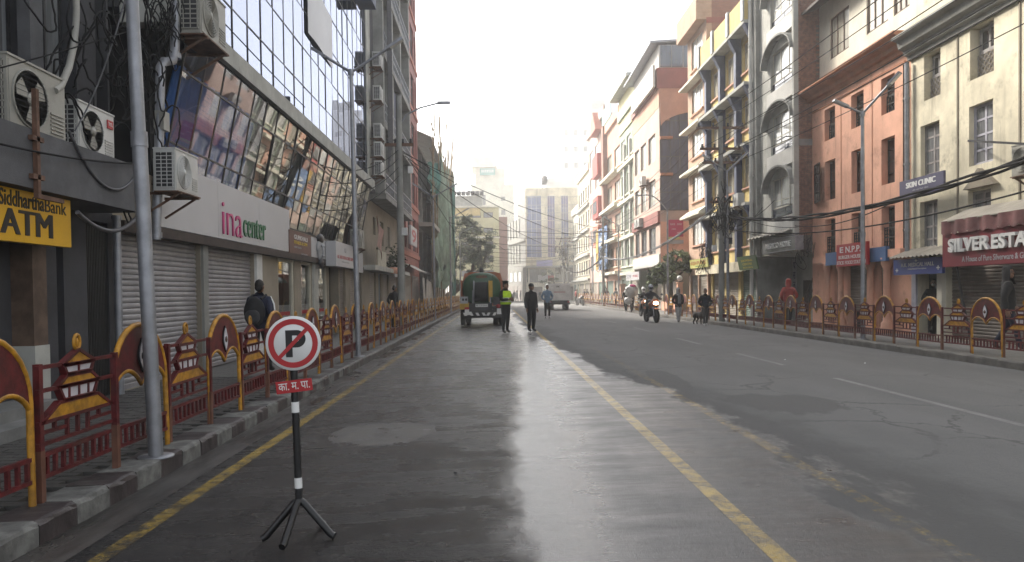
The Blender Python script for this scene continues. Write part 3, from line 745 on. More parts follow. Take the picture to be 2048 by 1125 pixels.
# ------------------------------------------------------------------ the shaded row
B = Bld('bank_building', 'dark grey plastered building over the bank ATM with concrete ledge', 'L', LF, 1.0, 11.0)
vd = B.rect(188, 300, -400, 335); vd = (vd[0], 9.95, 3.4, 8.6)
w1 = B.rect(2, 50, -250, 215); w2 = B.rect(84, 150, -200, 235)
h1 = (B.x(112), B.x(126), SW, 2.5); h2 = (B.x(20), B.x(62), SW, 2.5); h3 = (B.x(172), B.x(216), SW, 2.6)
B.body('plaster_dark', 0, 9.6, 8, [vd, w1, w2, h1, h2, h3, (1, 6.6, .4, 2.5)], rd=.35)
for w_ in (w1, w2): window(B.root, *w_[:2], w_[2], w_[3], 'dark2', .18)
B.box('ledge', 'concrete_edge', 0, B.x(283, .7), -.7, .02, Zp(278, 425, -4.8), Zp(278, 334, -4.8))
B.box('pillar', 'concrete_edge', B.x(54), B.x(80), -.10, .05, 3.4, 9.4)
B.box('pillar', 'wood_brown', B.x(64, .25), B.x(92, .25), -.25, .1, 1.0, 2.75)
B.box('pillar_base', 'concrete_light', B.x(64, .25)-.01, B.x(92, .25)+.01, -.262, .1, SW, 1.0)
B.box('step', 'stone_step', 2, B.x(112, .5), -.5, .02, SW, SW+.24)
B.box('step', 'stone_step', 2, B.x(100, .8), -.78, -.5, SW, SW+.12)
b = MB('iron'); x0, x1 = h3[0], h3[1]
for i in range(15):
    x = x0+(x1-x0)*i/14; b.box(x-.012, x+.012, .02, .05, SW, 2.55)
for z in (.2, 1.05, 1.15, 1.9, 2.5): b.box(x0, x1, .03, .045, z-.02, z+.02)
for i in range(14):
    for k in range(4):
        xa, xb = x0+(x1-x0)*i/14, x0+(x1-x0)*(i+1)/14; b.bar((xa, .055, .3+k*.56), (xb, .055, .58+k*.56), .012)
b.build('collapsible_gate', B.root)
MB('board_white').box(B.x(2), B.x(18), .1, .14, .4, 1.5).build('door_panel', B.root)
downpipe(B.root, B.x(226, .06), -.12, SW, 2.7, .055)
# bank sign
s_y0 = Yp(-75, -4.93); s_y1 = Yp(145, -4.93); zt, zb = Zp(100, 393, -4.93), Zp(100, 491, -4.93)
w_ = s_y1-s_y0; fx = lambda p: Yp(p, -4.93)-s_y0
r_ = sign('yellow bank ATM sign with black lettering under the concrete ledge', (-4.93, s_y0, zb), R(90), w_, zt-zb, 'sign_yellow',
    [('Siddhartha', 'sign_black', fx(2), (zt-zb)*.66, fx(92)-fx(2), .17, .004, .012), ('Bank', 'sign_black', fx(94), (zt-zb)*.66, fx(136)-fx(94), .15),
     *[('ATM', 'sign_black', fx(3)+q_*.011, (zt-zb)*.14, fx(108)-fx(3)-.03, .26, .003+.0005*q_) for q_ in range(4)]], t=.1)
# units on the ledge
zl = Zp(278, 334, -4.8)
ac_unit('old cream air conditioner with open fan on the concrete ledge', (-4.98, Yp(27, -4.98), zl), R(90), 'ac_cream', True, False, 1.22)
t = ac_unit('white air conditioner with red brand patch beside the old cream one', (-5.0, Yp(166, -5.0), zl), R(90), 'ac_white', True, False, 1.0)
sg = MB('sign_red').box(.66, .80, -.012, 0, .43, .54).build('brand_patch', t)
lettering('TCL', 'letter_white', sg, .68, .465, .10, .045, -.013, .002, .01)
tag(MB('rust').bar((-4.77, Yp(80, -4.77), zl+.42), (-4.77, Yp(80, -4.77), zl-.72), .05).bar((-4.77, Yp(80, -4.77)-.03, zl-.70), (-4.77, Yp(80, -4.77)+.45, zl-.70), .045)
    .bar((-4.77, Yp(80, -4.77)-.1, zl-.1), (-4.77, Yp(80, -4.77)+.1, zl-.1), .05).bar((-4.77, Yp(80, -4.77)-.1, zl-.5), (-4.77, Yp(80, -4.77)+.1, zl-.5), .05).build('sign_bracket'),
    'rusty iron bracket bolted to the ledge above the bank sign', 'bracket')
tag(MB('ac_cream').tube([at(150, -60, X=-5.25), at(153, 20, X=-5.22), at(152, 45, X=-5.2), at(148, 90, X=-5.15), at(138, 135, X=-5.05), at(122, 172, X=-5.0), at(110, 182, X=-4.98)], .04, 8).build('insulated_hose'),
    'pale insulated hose running down to the old cream air conditioner', 'hose')

# --- the glass-fronted building
GX = LF
B = Bld('glass_building', 'glass fronted commercial building with slanted mirror band and pale ledge', 'L', GX, 11.0, 31.0)
zl0, zl1 = 5.85, 6.2
gh = []
def opn(p0, p1, zt=2.5): gh.append((B.x(p0), B.x(p1), SW, zt)); return gh[-1]
s1, s2 = opn(226, 400), opn(412, 507)
g1, g2, g3 = opn(555, 587), opn(601, 622), opn(634, 653)
dr = opn(657, 676); s3 = opn(679, 690); s4 = opn(699, 720)
B.body('plaster_tan', 0, 3.5, 9, gh, rd=.3)
for s_ in (s1, s2): shutter(B.root, *s_, 'shutter_white', .08)
shutter(B.root, *s3, 'shutter_brown', .08); shutter(B.root, *s4, 'shutter_tan', .08)
B.box('pillar', 'frame_white', B.x(508), B.x(519), -.06, .1, SW, 2.55)
B.box('pillar', 'concrete_light', B.x(623), B.x(632), -.06, .1, SW, 2.55)
B.box('shutter_post', 'concrete', B.x(401), B.x(411), -.05, .1, SW, 2.55)
B.box('soffit', 'wood_dark', B.x(228), B.W, -.16, .0, 2.5, 2.66)
for g_ in (g1, g2, g3):
    fr = MB('frame_cream'); a_, b_ = g_[0], g_[1]
    for x in (a_, b_-.09): fr.box(x, x+.09, .02, .12, SW, 2.5)
    fr.box(a_+.09, b_-.09, .02, .12, 2.42, 2.5); fr.box(a_+.09, b_-.09, .022, .118, SW, .75)
    f_ = fr.build('shop_window', B.root); MB('glass_shop').quad((a_+.09, .07, .75), (b_-.09, .07, .75), (b_-.09, .07, 2.42), (a_+.09, .07, 2.42)).build('pane', f_)
    MB('letter_white').box(a_+.12, b_-.12, .078, .082, .85, 1.28).build('poster', f_)
    p_ = MB('letter_red')
    for i in range(9): p_.box(a_+.15+(b_-a_-.36)*i/9, a_+.15+(b_-a_-.36)*(i+.7)/9, .062, .066, 1.0, 1.1)
    p_.build('print', f_)
# white fascia
f0, f1 = B.x(322, .12), B.x(580, .12); fz0, fz1 = 2.68, 3.78
sg = thing('shop_fascia', 'long white fascia board with pink and green raised letters', 'sign', (GX+.12, 11.0+f0, fz0), R(90))
fl = f1-f0; n_p = 3
for i in range(n_p): MB('board_white').box(fl*i/n_p+.004, fl*(i+1)/n_p-.004, 0, .10, 0, fz1-fz0).build('panel', sg)
q = lambda p: Yp(p, GX+.17)-11.0-f0
zz = lambda py, p: Zp(p, py, GX+.17)-fz0
lettering('ina', 'letter_pink', sg, q(452), zz(470, 455), q(490)-q(452), zz(408, 470)-zz(470, 470), -.013, .013, -.012)
lettering('center', 'letter_green', sg, q(493), zz(477, 510), q(537)-q(493), zz(440, 520)-zz(477, 520), -.013, .013, .0)
# slanted mirror band
bz0, bz1, byt = 3.35, zl0, -.52
ang = math.atan2(-byt, bz1-bz0); Ls = math.hypot(byt, bz1-bz0)
x_a, x_b = B.x(322), B.W-.2
ncol = 21; cw = (x_b-x_a)/ncol
rows = [(0.0, .78), (.78, 1.98), (1.98, Ls)]
pm = []
for r0, r1 in rows: pm.append(MB('glass_band').quad((.02, 0, .02), (cw-.02, 0, .02), (cw-.02, 0, r1-r0-.02), (.02, 0, r1-r0-.02)).mesh('band_pane'))
pmc = [MB('glass_clear').quad((.02, 0, .02), (cw-.02, 0, .02), (cw-.02, 0, r1-r0-.02), (.02, 0, r1-r0-.02)).mesh('band_pane') for r0, r1 in rows]
ca, sa = math.cos(ang), math.sin(ang)
rp = random.Random(5)
for i in range(ncol):
    for k, (r0, r1) in enumerate(rows):
        obj('band_pane', (pm if i > 4 else pmc)[k], B.root, (x_a+i*cw, -sa*r0, bz0+ca*r0), (ang+rp.gauss(0, .004), 0, rp.gauss(0, .006)))
b = MB('metal_dark')
for i in range(ncol+1): b.bar((x_a+i*cw, 0, bz0), (x_a+i*cw, byt, bz1), .03)
for r_ in (0, .78, 1.98, Ls): b.bar((x_a, -sa*r_, bz0+ca*r_), (x_b, -sa*r_, bz0+ca*r_), .03)
b.build('band_frame', B.root)
b = MB('black_void'); b.box(x_a-.3, x_b+.15, 1.2, 1.3, bz0-.1, bz1+.1); b.box(x_a-.3, x_b+.15, .03, 1.3, bz0-.08, bz0-.02); b.box(x_a-.3, x_a-.2, .0, 1.3, bz0, bz1)
b.use('plaster_dark').box(x_a-.3, x_b, -.45, 1.3, bz1-.02, bz1+.05); b.build('room', B.root)
for c0, c1 in ((0, 4.2),):
    b = MB('curtain_blue')
    b.grid(lambda u, v: (x_a+.03+(c1*cw)*u, .16-sa*Ls*v*.9+.05*math.sin(u*70+math.sin(v*3))+.02*math.sin(u*211), bz0+.05+(bz1-bz0-.5)*v), 160, 6); b.build('curtain', B.root)
b = MB('curtain_blue')
for i in (4,): b.grid(lambda u, v: (x_a+i*cw+.1+.5*u, .2-sa*Ls*v*.9+.04*math.sin(u*40), bz0+.05+(bz1-bz0-.6)*v), 24, 4)
b.build('curtain', B.root)
# ledge and upper glazing
b = MB('concrete_light').box(x_a-.6, B.W+.15, byt-.12, .3, zl0, zl1); b.build('ledge', B.root)
uy = -.35; pw, ph = .93, 1.06; nu = int((B.W-x_a+.5)/pw); nv = 9; ux0 = B.W-nu*pw
gl = MB('glass_mirror').quad((.012, 0, .012), (pw-.012, 0, .012), (pw-.012, 0, ph-.012), (.012, 0, ph-.012)).mesh('glass_pane')
for i in range(nu):
    for j in range(nv):
        obj('glass_pane', gl, B.root, (ux0+i*pw, uy, zl1+j*ph), (rp.gauss(0, .003), 0, rp.gauss(0, .004)))
b = MB('metal_dark')
for i in range(nu+1): b.box(ux0+i*pw-.014, ux0+i*pw+.014, uy-.012, uy+.04, zl1, zl1+nv*ph)
for j in range(nv+1): b.box(ux0, B.W, uy-.010, uy+.038, zl1+j*ph-.014, zl1+j*ph+.014)
b.build('glazing_bars', B.root)
bz = zl1+nv*ph
b = MB('pane_navy').box(ux0, B.W, uy+.12, uy+.2, zl1, bz).use('plaster_dark').box(ux0-.4, B.W, uy+.2, 9, zl1-.1, bz+7).box(ux0-.4, B.W, 1.35, 9, 3.5, zl1-.1).box(ux0-.4, ux0, uy-.02, 1, zl1, bz+.4); b.build('core', B.root)  # unseen top raised above the glazing to shade the opposite fronts
bn = Bld.rect(B, 612, 662, -45, 78, .36)
tag(MB('board_white').grid(lambda u, v: (-5.09+.03*math.sin(u*5), 11+bn[0]+(bn[1]-bn[0])*u, 8.85+1.6*v), 6, 6).build('banner'), 'faded cloth banner hung on the upper mirror glass', 'banner')
# boards over the small shops
sign_px('L', -5.36, 579, 622, 466, 517, 'dark brown gym poster board beside the white fascia', 'sign_brown',
    [('GURKHALI', 'letter_white', .2, .70, .62, .17, .003, .01), ('FITNESS & GYM', 'letter_yellow', .2, .52, .6, .12), ('NEW ROAD', 'letter_grey', .2, .36, .32, .07), ('ENTRANCE', 'letter_grey', .52, .12, .3, .08)], t=.05)
sg = sign_px('L', -5.36, 623, 664, 480, 524, 'dirty white board carrying a grey deity mask', 'board_white', t=.05)
mk_ = thing('deity_mask', 'large grey sculpted deity mask hung on the dirty white board', 'mask', (-5.30, Yp(644, -5.30), Zp(644, 500, -5.3)), R(90))
b = MB('letter_grey'); b.ell((0, .03, 0), (.34, .07, .40), 16, 12); b.ell((0, -.05, -.02), (.06, .05, .13), 8, 6)
for s_ in (-1, 1): b.ell((s_*.34, .02, .05), (.08, .06, .14), 8, 6); b.ell((s_*.14, -.06, .1), (.08, .04, .045), 8, 6)
b.ell((0, -.07, -.2), (.13, .05, .05), 8, 6); b.build('face', mk_)
b = MB('metal_dark'); b.ell((0, .03, .33), (.34, .1, .16), 12, 6); b.ell((-.05, .0, -.42), (.22, .08, .16), 10, 6); b.build('headdress', mk_)
sign_px('L', -5.02, 672, 708, 488, 535, 'white boxed shop sign with red lettering beside the lamp post', 'board_white',
    [('A.K. FAST FOOD & COFFEE SHOP', 'letter_red', .07, .32, .86, .14), ('OPEN ALL DAY', 'letter_grey', .3, .18, .4, .06), ('AK', 'letter_grey', .42, .6, .14, .22)], t=.32)
sign_px('L', -5.3, 709, 726, 505, 545, 'plain white board at the end of the shop signs', 'board_white', t=.06)

# --- building with balconies and its stack of air conditioners
B = Bld('balcony_building', 'grey building with stacked balconies behind the air conditioner column', 'L', -5.45, 31.05, 44)
gw = [B.rect(746, 751, 435, 470), B.rect(760, 767, 445, 492), B.rect(775, 780, 455, 497)]
gg = [(B.x(738), B.x(751), SW, 2.5), (B.x(756), B.x(762), SW, 2.5), (B.x(765), B.x(776), SW, 2.5), (B.x(780), B.x(795), SW, 2.5)]
up = []
for z in (7.2, 10.3, 13.4, 16.5, 19.6): up += [(.9, 2.0, z, z+1.9), (4.5, 6.2, z, z+2.1), (7.5, 9.2, z, z+2.1), (10, 11.8, z, z+2.1)]
B.body('plaster_tan', 0, 5.7, 8, gw+gg, rd=.3)
B.body('plaster_dark', 5.7, 24, 8, up, rd=.3)
for h_, m_ in zip(gg, ('shutter_tan', 'shutter_blue', 'shutter_tan', 'shutter_brown')): shutter(B.root, *h_, m_, .08)
for h_ in gw: window(B.root, *h_, 'small', .12)
for h_ in up: window(B.root, *h_, 'dark2', .12)
B.box('pilaster', 'concrete_light', -.05, .9, -.35, 0, 5.9, 23.8)
for z in (5.75, 8.9, 12.0, 15.1, 18.2, 21.3):
    B.box('balcony_slab', 'concrete', 2.3, B.W, -.75, 0, z, z+.22)
    bb = MB('metal_grey')
    for i in range(24): bb.box(2.4+i*.44, 2.44+i*.44, -.74, -.71, z+.22, z+1.1)
    for k in (.3, .7, 1.1): bb.box(2.3, B.W, -.745, -.715, z+k-.02, z+k+.02)
    bb.build('balcony_railing', B.root)
for x in (2.3, 5.4, 8.6, 12.6): B.box('column', 'concrete', x-.2, x+.2, -.72, -.3, 5.97, 23.5)
for i in range(6): MB('cable_grey').tube([(2.6+.22*i, -.82, 22), (2.7+.25*i, -.86, 14), (2.8+.3*i, -.8, 7+i*.3)], .022, 5).build('hanging_cable', B.root)
B.box('lattice', 'paint_navy', 5.6, 8.4, -.5, -.45, 9.2, 11.8)
B.box('canopy', 'concrete_light', .1, 12.9, -.55, .0, 2.55, 2.75)
for k, py in enumerate((153, 216, 287, 322, 358)):
    ac_unit(('topmost', 'second from the top', 'third from the top', 'fourth from the top', 'lowest')[k]+' air conditioner in the column on the pale pilaster', (-4.62, 31.5, Zp(755, py, -4.95)), R(90), 'ac_white', False, True, .95, 'air conditioners stacked up the pilaster')
ac_unit('air conditioner on a bracket beside the torn cloth banner', (-4.75, Yp(722, -4.75), Zp(735, 501, -4.75)), R(90), 'ac_cream', False, True, 1.05)
tag(MB('banner_cloth').grid(lambda u, v: (-4.72+.08*math.sin(u*4+v*3), 30.6+1.6*u, Zp(745, 470, -4.7)-.35+v*(1.25-.5*u)-.55*u*(1-v)), 8, 8).build('banner'), 'torn red and white cloth banner over the small balcony', 'banner')
bl = thing('window_box', 'small slatted wooden balcony under the torn banner', 'balcony', (-5.44, 32.2, Zp(750, 535, -5.1)), R(90))
for i in range(13): MB('frame_cream').box(.2*i, .2*i+.13, -.5, -.46, .05, .75).build('slat', bl)
MB('plaster_tan').box(-.05, 2.6, -.46, 0, -.08, .06).box(-.05, 2.6, -.52, -.44, .75, .83).build('shelf', bl)
pt = thing('flower_pots', 'straggly potted plants on a shelf beside the slatted balcony', 'pots', (-4.95, 37, Zp(770, 545, -5)), R(90))
for i in range(3): MB('plaster_orange').lathe([(.12, 0), (.2, .3)], (i*.6, 0, 0), 10).build('pot', pt)
lv = MB('leaf_dark'); rl = random.Random(2)
for i in range(260):
    c = Vector((rl.gauss(.6, .55), rl.gauss(0, .25), .35+abs(rl.gauss(0, .4)))); d = Vector((rl.gauss(0, 1), rl.gauss(0, 1), rl.gauss(0, .5))).normalized()*.11; e = d.cross(Vector((rl.random(), rl.random(), 1))).normalized()*.05
    lv.quad(c-d, c+e, c+d, c-e)
lv.build('leaves', pt, kind='stuff')
sign_px('L', -4.9, 790, 803, 522, 555, 'small white lettered board before the concrete utility pole', 'board_white', [('PHOTO', 'letter_grey', .15, .55, .7, .2), ('STUDIO', 'letter_grey', .15, .25, .7, .2)], t=.06)
# --- red tiled building
B = Bld('red_building', 'tall red tiled building with tall narrow windows in dark frames', 'L', -5.4, 44, 54.6)
hs_ = []
for z in (4.4, 7.6, 10.9, 14.2, 17.5, 20.8, 24.1):
    for x0, x1 in ((1.2, 2.7), (3.7, 5.4), (6.6, 8.6), (9.0, 9.9)): hs_.append((x0, x1, z, z+2.2))
B.body('tile_maroon', 0, 28.5, 8, hs_, rd=.2)
for h_ in hs_: window(B.root, *h_, 'dark2', .1)
for z in (3.9, 7.2, 10.5, 13.8, 17.1, 20.4, 23.7): B.box('band', 'plaster_pink', -.02, B.W, -.08, 0, z, z+.28)
shutter(B.root, .6, 4.6, SW, 2.7, 'shutter_tan', -.05); shutter(B.root, 5.2, 9.6, SW, 2.7, 'shutter_brown', -.05)
B.box('upper_bay', 'tile_maroon', -.02, B.W+.01, -.5, 0, 25.0, 28.8)
sg = sign_px('L', -4.9, 822, 834, 455, 492, 'white projecting board with a big red mark on the red building', 'board_white', [('9', 'letter_red', .15, .15, .7, .7, .003, .02)], t=.1)
MB('tin_roof').add([(0, -.9, 0), (6.5, -.9, 0), (6.5, 0, .5), (0, 0, .5)], [(0, 1, 2, 3)]).build('tin_awning', B.root, (.8, 0, 2.9))
# --- building site wrapped in nets
B = Bld('unfinished_building', 'half built brick building behind green nets and bamboo scaffolding', 'L', -5.5, 55, 75)
fl_ = [0, 3.3, 6.5, 9.7, 12.6]
b = MB('brick_red'); b.box(.2, 19.8, 1.2, 8, 0, 12.6); b.build('wall', B.root)
b = MB('concrete')
for z in fl_[1:]: b.box(0, 20, 0, 8, z-.2, z)
for x in (.3, 4.2, 8.1, 12, 15.9, 19.5): b.box(x-.2, x+.2, .05, .45, 0, 12.5)
b.build('concrete_frame', B.root)
b = MB('tin_roof'); b.add([(-.3, -1.1, 12.9), (14, -1.1, 12.9), (14, 3, 14.7), (-.3, 3, 14.7), (-.3, -1.1, 12.8), (14, -1.1, 12.8), (14, 3, 14.6), (-.3, 3, 14.6)], [(0, 1, 2, 3), (7, 6, 5, 4), (0, 4, 5, 1), (1, 5, 6, 2), (3, 2, 6, 7), (0, 3, 7, 4)]); b.build('roof', B.root)
B.box('shop_awning', 'tin_roof', -.4, 12, -1.2, 0, 6.4, 6.7)
rs = random.Random(9)
sc_ = thing('scaffolding', 'bamboo scaffolding poles rising above the netted building', 'scaffolding', (-4.45, 55, 0), R(90))
for i in range(16):
    x = i*1.33; tp = rs.uniform(13, 17.5)
    MB('bamboo').tube([(x, rs.uniform(-.1, .1), SW), (x+rs.uniform(-.2, .2), 0, 7), (x+rs.uniform(-.4, .4), rs.uniform(-.3, .2), tp)], .045, 5).build('bamboo_pole', sc_)
for z in (3, 5.2, 7.5, 9.8, 12, 14): MB('bamboo').tube([(-.4, .06, z+rs.uniform(-.2, .2)), (20.5, .06, z+rs.uniform(-.2, .2))], .04, 5).build('bamboo_pole', sc_)
for i in range(9): MB('bamboo').tube([(rs.uniform(10, 20), rs.uniform(-.6, 0), 11), (rs.uniform(12, 21), rs.uniform(-.9, 0), rs.uniform(15, 18.5))], .03, 4).build('bamboo_pole', sc_)
def drape(label, m, x0, x1, z0, z1, seed, ragged=1.4, y=-4.3, bulge=.45, torn=.0):
    def fn(u, v):
        X_ = x0+(x1-x0)*u
        n1 = noise.noise(Vector((X_*.45, v*2.2, seed))); n2 = noise.noise(Vector((X_*1.7, v*3, seed+5))); n3 = noise.noise(Vector((X_*.5, 3, seed+9))); n4 = noise.noise(Vector((X_*.7, 8, seed+2)))
        return (y+bulge*(n1+.35*math.sin(X_*2.6+n1*4)*(.3+v*0+.7*(1-v)))+.25*n2, 55+X_+.3*n2, z0+ragged*n4+(z1-z0+ragged*(n3-n4))*v)
    b = MB(m); b.grid(fn, 70, 34); return tag(b.build('safety_net'), label, 'net')
drape('greyish green net hanging down the tall scaffolding', 'net_green', 5.5, 20.6, 3.2, 13.2, 1.3, 1.9, -4.25, .6)
drape('teal net swag slung from the upper scaffold poles', 'net_teal', 1.5, 10, 9.2, 11.4, 7.7, 1.2, -4.5, .5)
drape('crumpled green net sagging over the pavement hoarding', 'net_green', 1.0, 12, 2.2, 5.6, 3.9, 1.3, -4.35, .5)
drape('narrow teal net strip hanging at the far scaffold corner', 'net_teal', 17.5, 20.6, 1.6, 12.0, 4.4, 1.5, -4.0, .4)
hd = thing('hoarding', 'pale corrugated metal sheets fencing off the building site', 'hoarding', (-4.75, 51.5, SW), R(90))
for i in range(21):
    b = MB('sheet_metal'); w_ = .98
    b.grid(lambda u, v: (u*w_, .025*(1 if int(u*16) % 4 < 2 else -1)-.12*v*rs.random()*0, 2.35*v), 16, 1, False)
    b.build('metal_sheet', hd, (i, rs.uniform(-.05, .05), rs.uniform(-.15, .12)), (rs.uniform(-.05, .05), rs.uniform(-.04, .04), 0))
# ------------------------------------------------------------------ the lit row, near to far
def stepped_cornice(root, m, x0, x1, z0, z1, d=.5, name='cornice'):
    prof = [(0, z0), (-.08, z0), (-.10, z0+.12), (-.20, z0+.16), (-.22, z0+.28), (-.36, z0+.34), (-.40, z1-.14), (-d, z1-.08), (-d, z1), (0, z1)]
    b = MB(m); n = len(prof)
    vs = [(x, p[0], p[1]) for x in (x0, x1) for p in prof]
    b.add(vs, [(i, n+i, n+(i+1) % n, (i+1) % n) for i in range(n)]+[tuple(range(n-1, -1, -1)), tuple(range(n, 2*n))]); return b.build(name, root)
YO = Yp(1823, RF)
B = CR_ = Bld('cream_building', 'weathered cream plastered building over the silver shop and medical hall', 'R', RF, 8, YO)
wa = [B.rect(1848, 1881, 103, 196), B.rect(1841, 1879, 247, 350), B.rect(1840, 1875, 402, 503)]
wb = [B.rect(1940, 1988, 46, 152), B.rect(1938, 1986, 206, 328), B.rect(1936, 1982, 380, 455)]
wc_ = [(10.9, 11.9, wb[1][2], wb[1][3]), (10.9, 11.9, wb[0][2], wb[0][3])]
dh = (B.x(1836), B.x(1879), SW, 2.5); shh = (B.x(1893), B.x(2120), SW, 2.6)
zc = B.z(1835, 112); top = 12.6
tw = [(.7, 1.6, zc+1.6, zc+3.1), (3.2, 4.3, zc+1.6, zc+3.1), (6, 7, zc+1.6, zc+3.1)]
B.body('plaster_cream', 0, top, 9, wa+wb+wc_+[dh, shh]+tw, rd=.32)
for h in (wa[0], wb[0], wc_[1]):
    zs = h[2]+(h[3]-h[2])*.48
    window(B.root, h[0]+.08, h[1]-.08, zs, h[3]-.06, 'small', .2)
    b = MB('plaster_tan').box(h[0], h[1], .2, .3, h[2], zs); b.build('fretwork_panel', B.root)
    f = MB('wood_grey'); nn = 5
    for i in range(nn):
        for k in range(4):
            cx = h[0]+(h[1]-h[0])*(i+.5+.0*k)/nn; cz = h[2]+(zs-h[2])*(k+.5)/4; r_ = .07
            f.tube([(cx+r_*math.cos(a*math.pi/3+k), .19, cz+r_*math.sin(a*math.pi/3+k)) for a in range(7)], .014, 4, False)
    f.build('fretwork', B.root)
window(B.root, *wa[1], 'wood2g', .13); window(B.root, *wb[1], 'lilac2', .13); window(B.root, *wa[2], 'wood2g', .13); window(B.root, *wb[2], 'wood2g', .13); window(B.root, *wc_[0], 'lilac2', .2)
for h in tw: window(B.root, *h, 'brown3', .2)
for h in (): B.box('sill', 'plaster_cream', h[0]-.06, h[1]+.06, -.05, .02, h[2]-.09, h[2]-.004)
stepped_cornice(B.root, 'concrete', -.05, B.W, zc-.05, zc+.62, .55)
for px in (1916, 2040): B.box('pilaster_edge', 'plaster_tan', B.x(px)-.025, B.x(px)+.025, -.025, .01, 3.4, zc-.06)
b = MB('plaster_tan'); b.prism([(B.x(1928, .1), wb[2][3]+.05), (B.x(1992, .1), wb[2][3]+.05), (B.x(1975, .1), wb[2][3]+.28), (B.x(1957, .1), wb[2][3]+.52), (B.x(1942, .1), wb[2][3]+.25)], -.14, .01); b.build('gable_hood', B.root)
B.box('door_post', 'plaster_pale', B.x(1882), B.x(1892), -.12, .1, SW, 2.6); B.box('door_post', 'wood_lilac', B.x(1826), B.x(1835), -.05, .1, SW, 2.6)
shutter(B.root, *shh, 'shutter_brown', .15)
b = MB('black_void'); b.box(dh[0]-.1, dh[1]+.1, 1.5, 1.55, 0, 2.6); b.build('doorway', B.root)  # black sheet standing for the unlit shop inside
MB('metal_dark').bar((B.x(1915), -.05, 2.2), (B.x(1965), -.3, SW), .05).build('prop', B.root)
downpipe(B.root, B.x(1823)+.02, -.14, 2.6, zc-.1, .065); downpipe(B.root, B.x(1819)-.1, -.1, 2.6, zc-.1, .03, 'cable')
tag(MB('metal_dark').bar(at(1937, 282, X=11.6), at(2062, 289, X=11.6), .05).bar(at(2062, 289, X=11.6), at(2062, 289, X=12.2), .05).bar(at(1937, 282, X=11.6), at(1937, 282, X=12.2), .04).build('sign_bracket'), 'bare iron sign bracket sticking out below the lilac window', 'bracket')
ac_unit('covered cream air conditioner on the cream wall above the maroon awning', (11.8, Yp(2022, 11.8), Zp(2035, 352, 11.8)), R(-90), 'ac_cream', False, True, 1.1)
# signs of the cream building
XS = 11.55
def frac(side, X, p0, p1, a, b):
    Y0, Y1, A, B_ = (Yp(p, X) for p in (p0, p1, a, b)); return (A-Y0)/(Y1-Y0), (B_-A)/(Y1-Y0)
P0, P1 = 1885, 2120
f = lambda a, b: frac('R', XS-.05, P0, P1, a, b)
a1, w1_ = f(1901, 1983); a2, w2_ = f(1988, 2074); a3, w3_ = f(1924, 2066)
sign_px('R', XS, P0, P1, 462, 532, 'maroon silver shop fascia with large raised white letters', 'sign_maroon',
    [('SILVER', 'letter_white', a1, .42, w1_, .40, .07, .035), ('ESTATE', 'letter_white', a2, .42, w2_*1.25, .40, .07, .035), ('A House of Pure Silverware & Gift Items', 'letter_grey', a3, .12, w3_*1.1, .16, .004, .004)], zref=1940, t=.2)
aw = thing('shop_awning', 'dusty maroon cloth awning with scalloped edge over the silver shop', 'awning', (XS+.0, Yp(P0+2, XS), Zp(1940, 462, XS)+.02), R(-90))
L_ = abs(Yp(P0+2, XS)-Yp(P1, XS))
MB('tin_roof').add([(0, -.05, .3), (L_, -.05, .3), (L_, .62, .62), (0, .62, .62), (0, -.05, .27), (L_, -.05, .27), (L_, .62, .59), (0, .62, .59)], [(0, 1, 2, 3), (7, 6, 5, 4), (0, 4, 5, 1), (0, 3, 7, 4)]).build('cover', aw)
b = MB('sign_maroon'); mat('awning_cloth', (.20, .085, .085), .9, .35, 3); b = MB('awning_cloth')
b.grid(lambda u, v: (L_*u, -.06-.03*math.sin(u*46)+.02*math.sin(u*17), .29-v*(.30+.05*abs(math.sin(u*math.pi*11)))), 140, 3); b.build('valance', aw)
sign_px('R', 11.75, 1787, 1884, 517, 549, 'blue medical hall sign with white crosses over the doorway', 'sign_blue',
    [('A.K. MEDICAL HALL', 'letter_white', .17, .50, .68, .24, .003, .008), ('Caring Beyond Prescriptions', 'letter_white', .32, .29, .38, .11), ('+', 'letter_white', .05, .18, .06, .26, .003, .03), ('+', 'letter_white', .90, .22, .06, .26, .003, .03), ('+', 'letter_white', .47, .78, .05, .17, .003, .03)], t=.08)
b = MB('tin_roof'); L_ = abs(Yp(1778, 11.55)-Yp(1884, 11.55)); zz_ = Zp(1830, 515, 11.6)
vs = lambda u, v: (u*L_, v*.75-.12, .02+v*.30+.02*math.sin(u*80))
at_ = thing('tin_awning', 'small corrugated tin awning above the blue medical sign', 'awning', (11.65, Yp(1778, 11.55), zz_), R(-90)); b.grid(vs, 120, 2); b.build('sheet', at_)
sign_px('R', 11.7, 1799, 1887, 353, 391, 'indigo skin clinic sign on brackets beside the drainpipe', 'sign_indigo',
    [*[('SKIN CLINIC', 'letter_white', .16+.008*q_, .54, .66, .30, .003+.0004*q_, .004) for q_ in range(3)], ('skin and hair clinic', 'letter_grey', .32, .33, .36, .1), ('LASER', 'letter_grey', .04, .12, .14, .08), ('OPD', 'letter_grey', .8, .14, .1, .08)], t=.06)

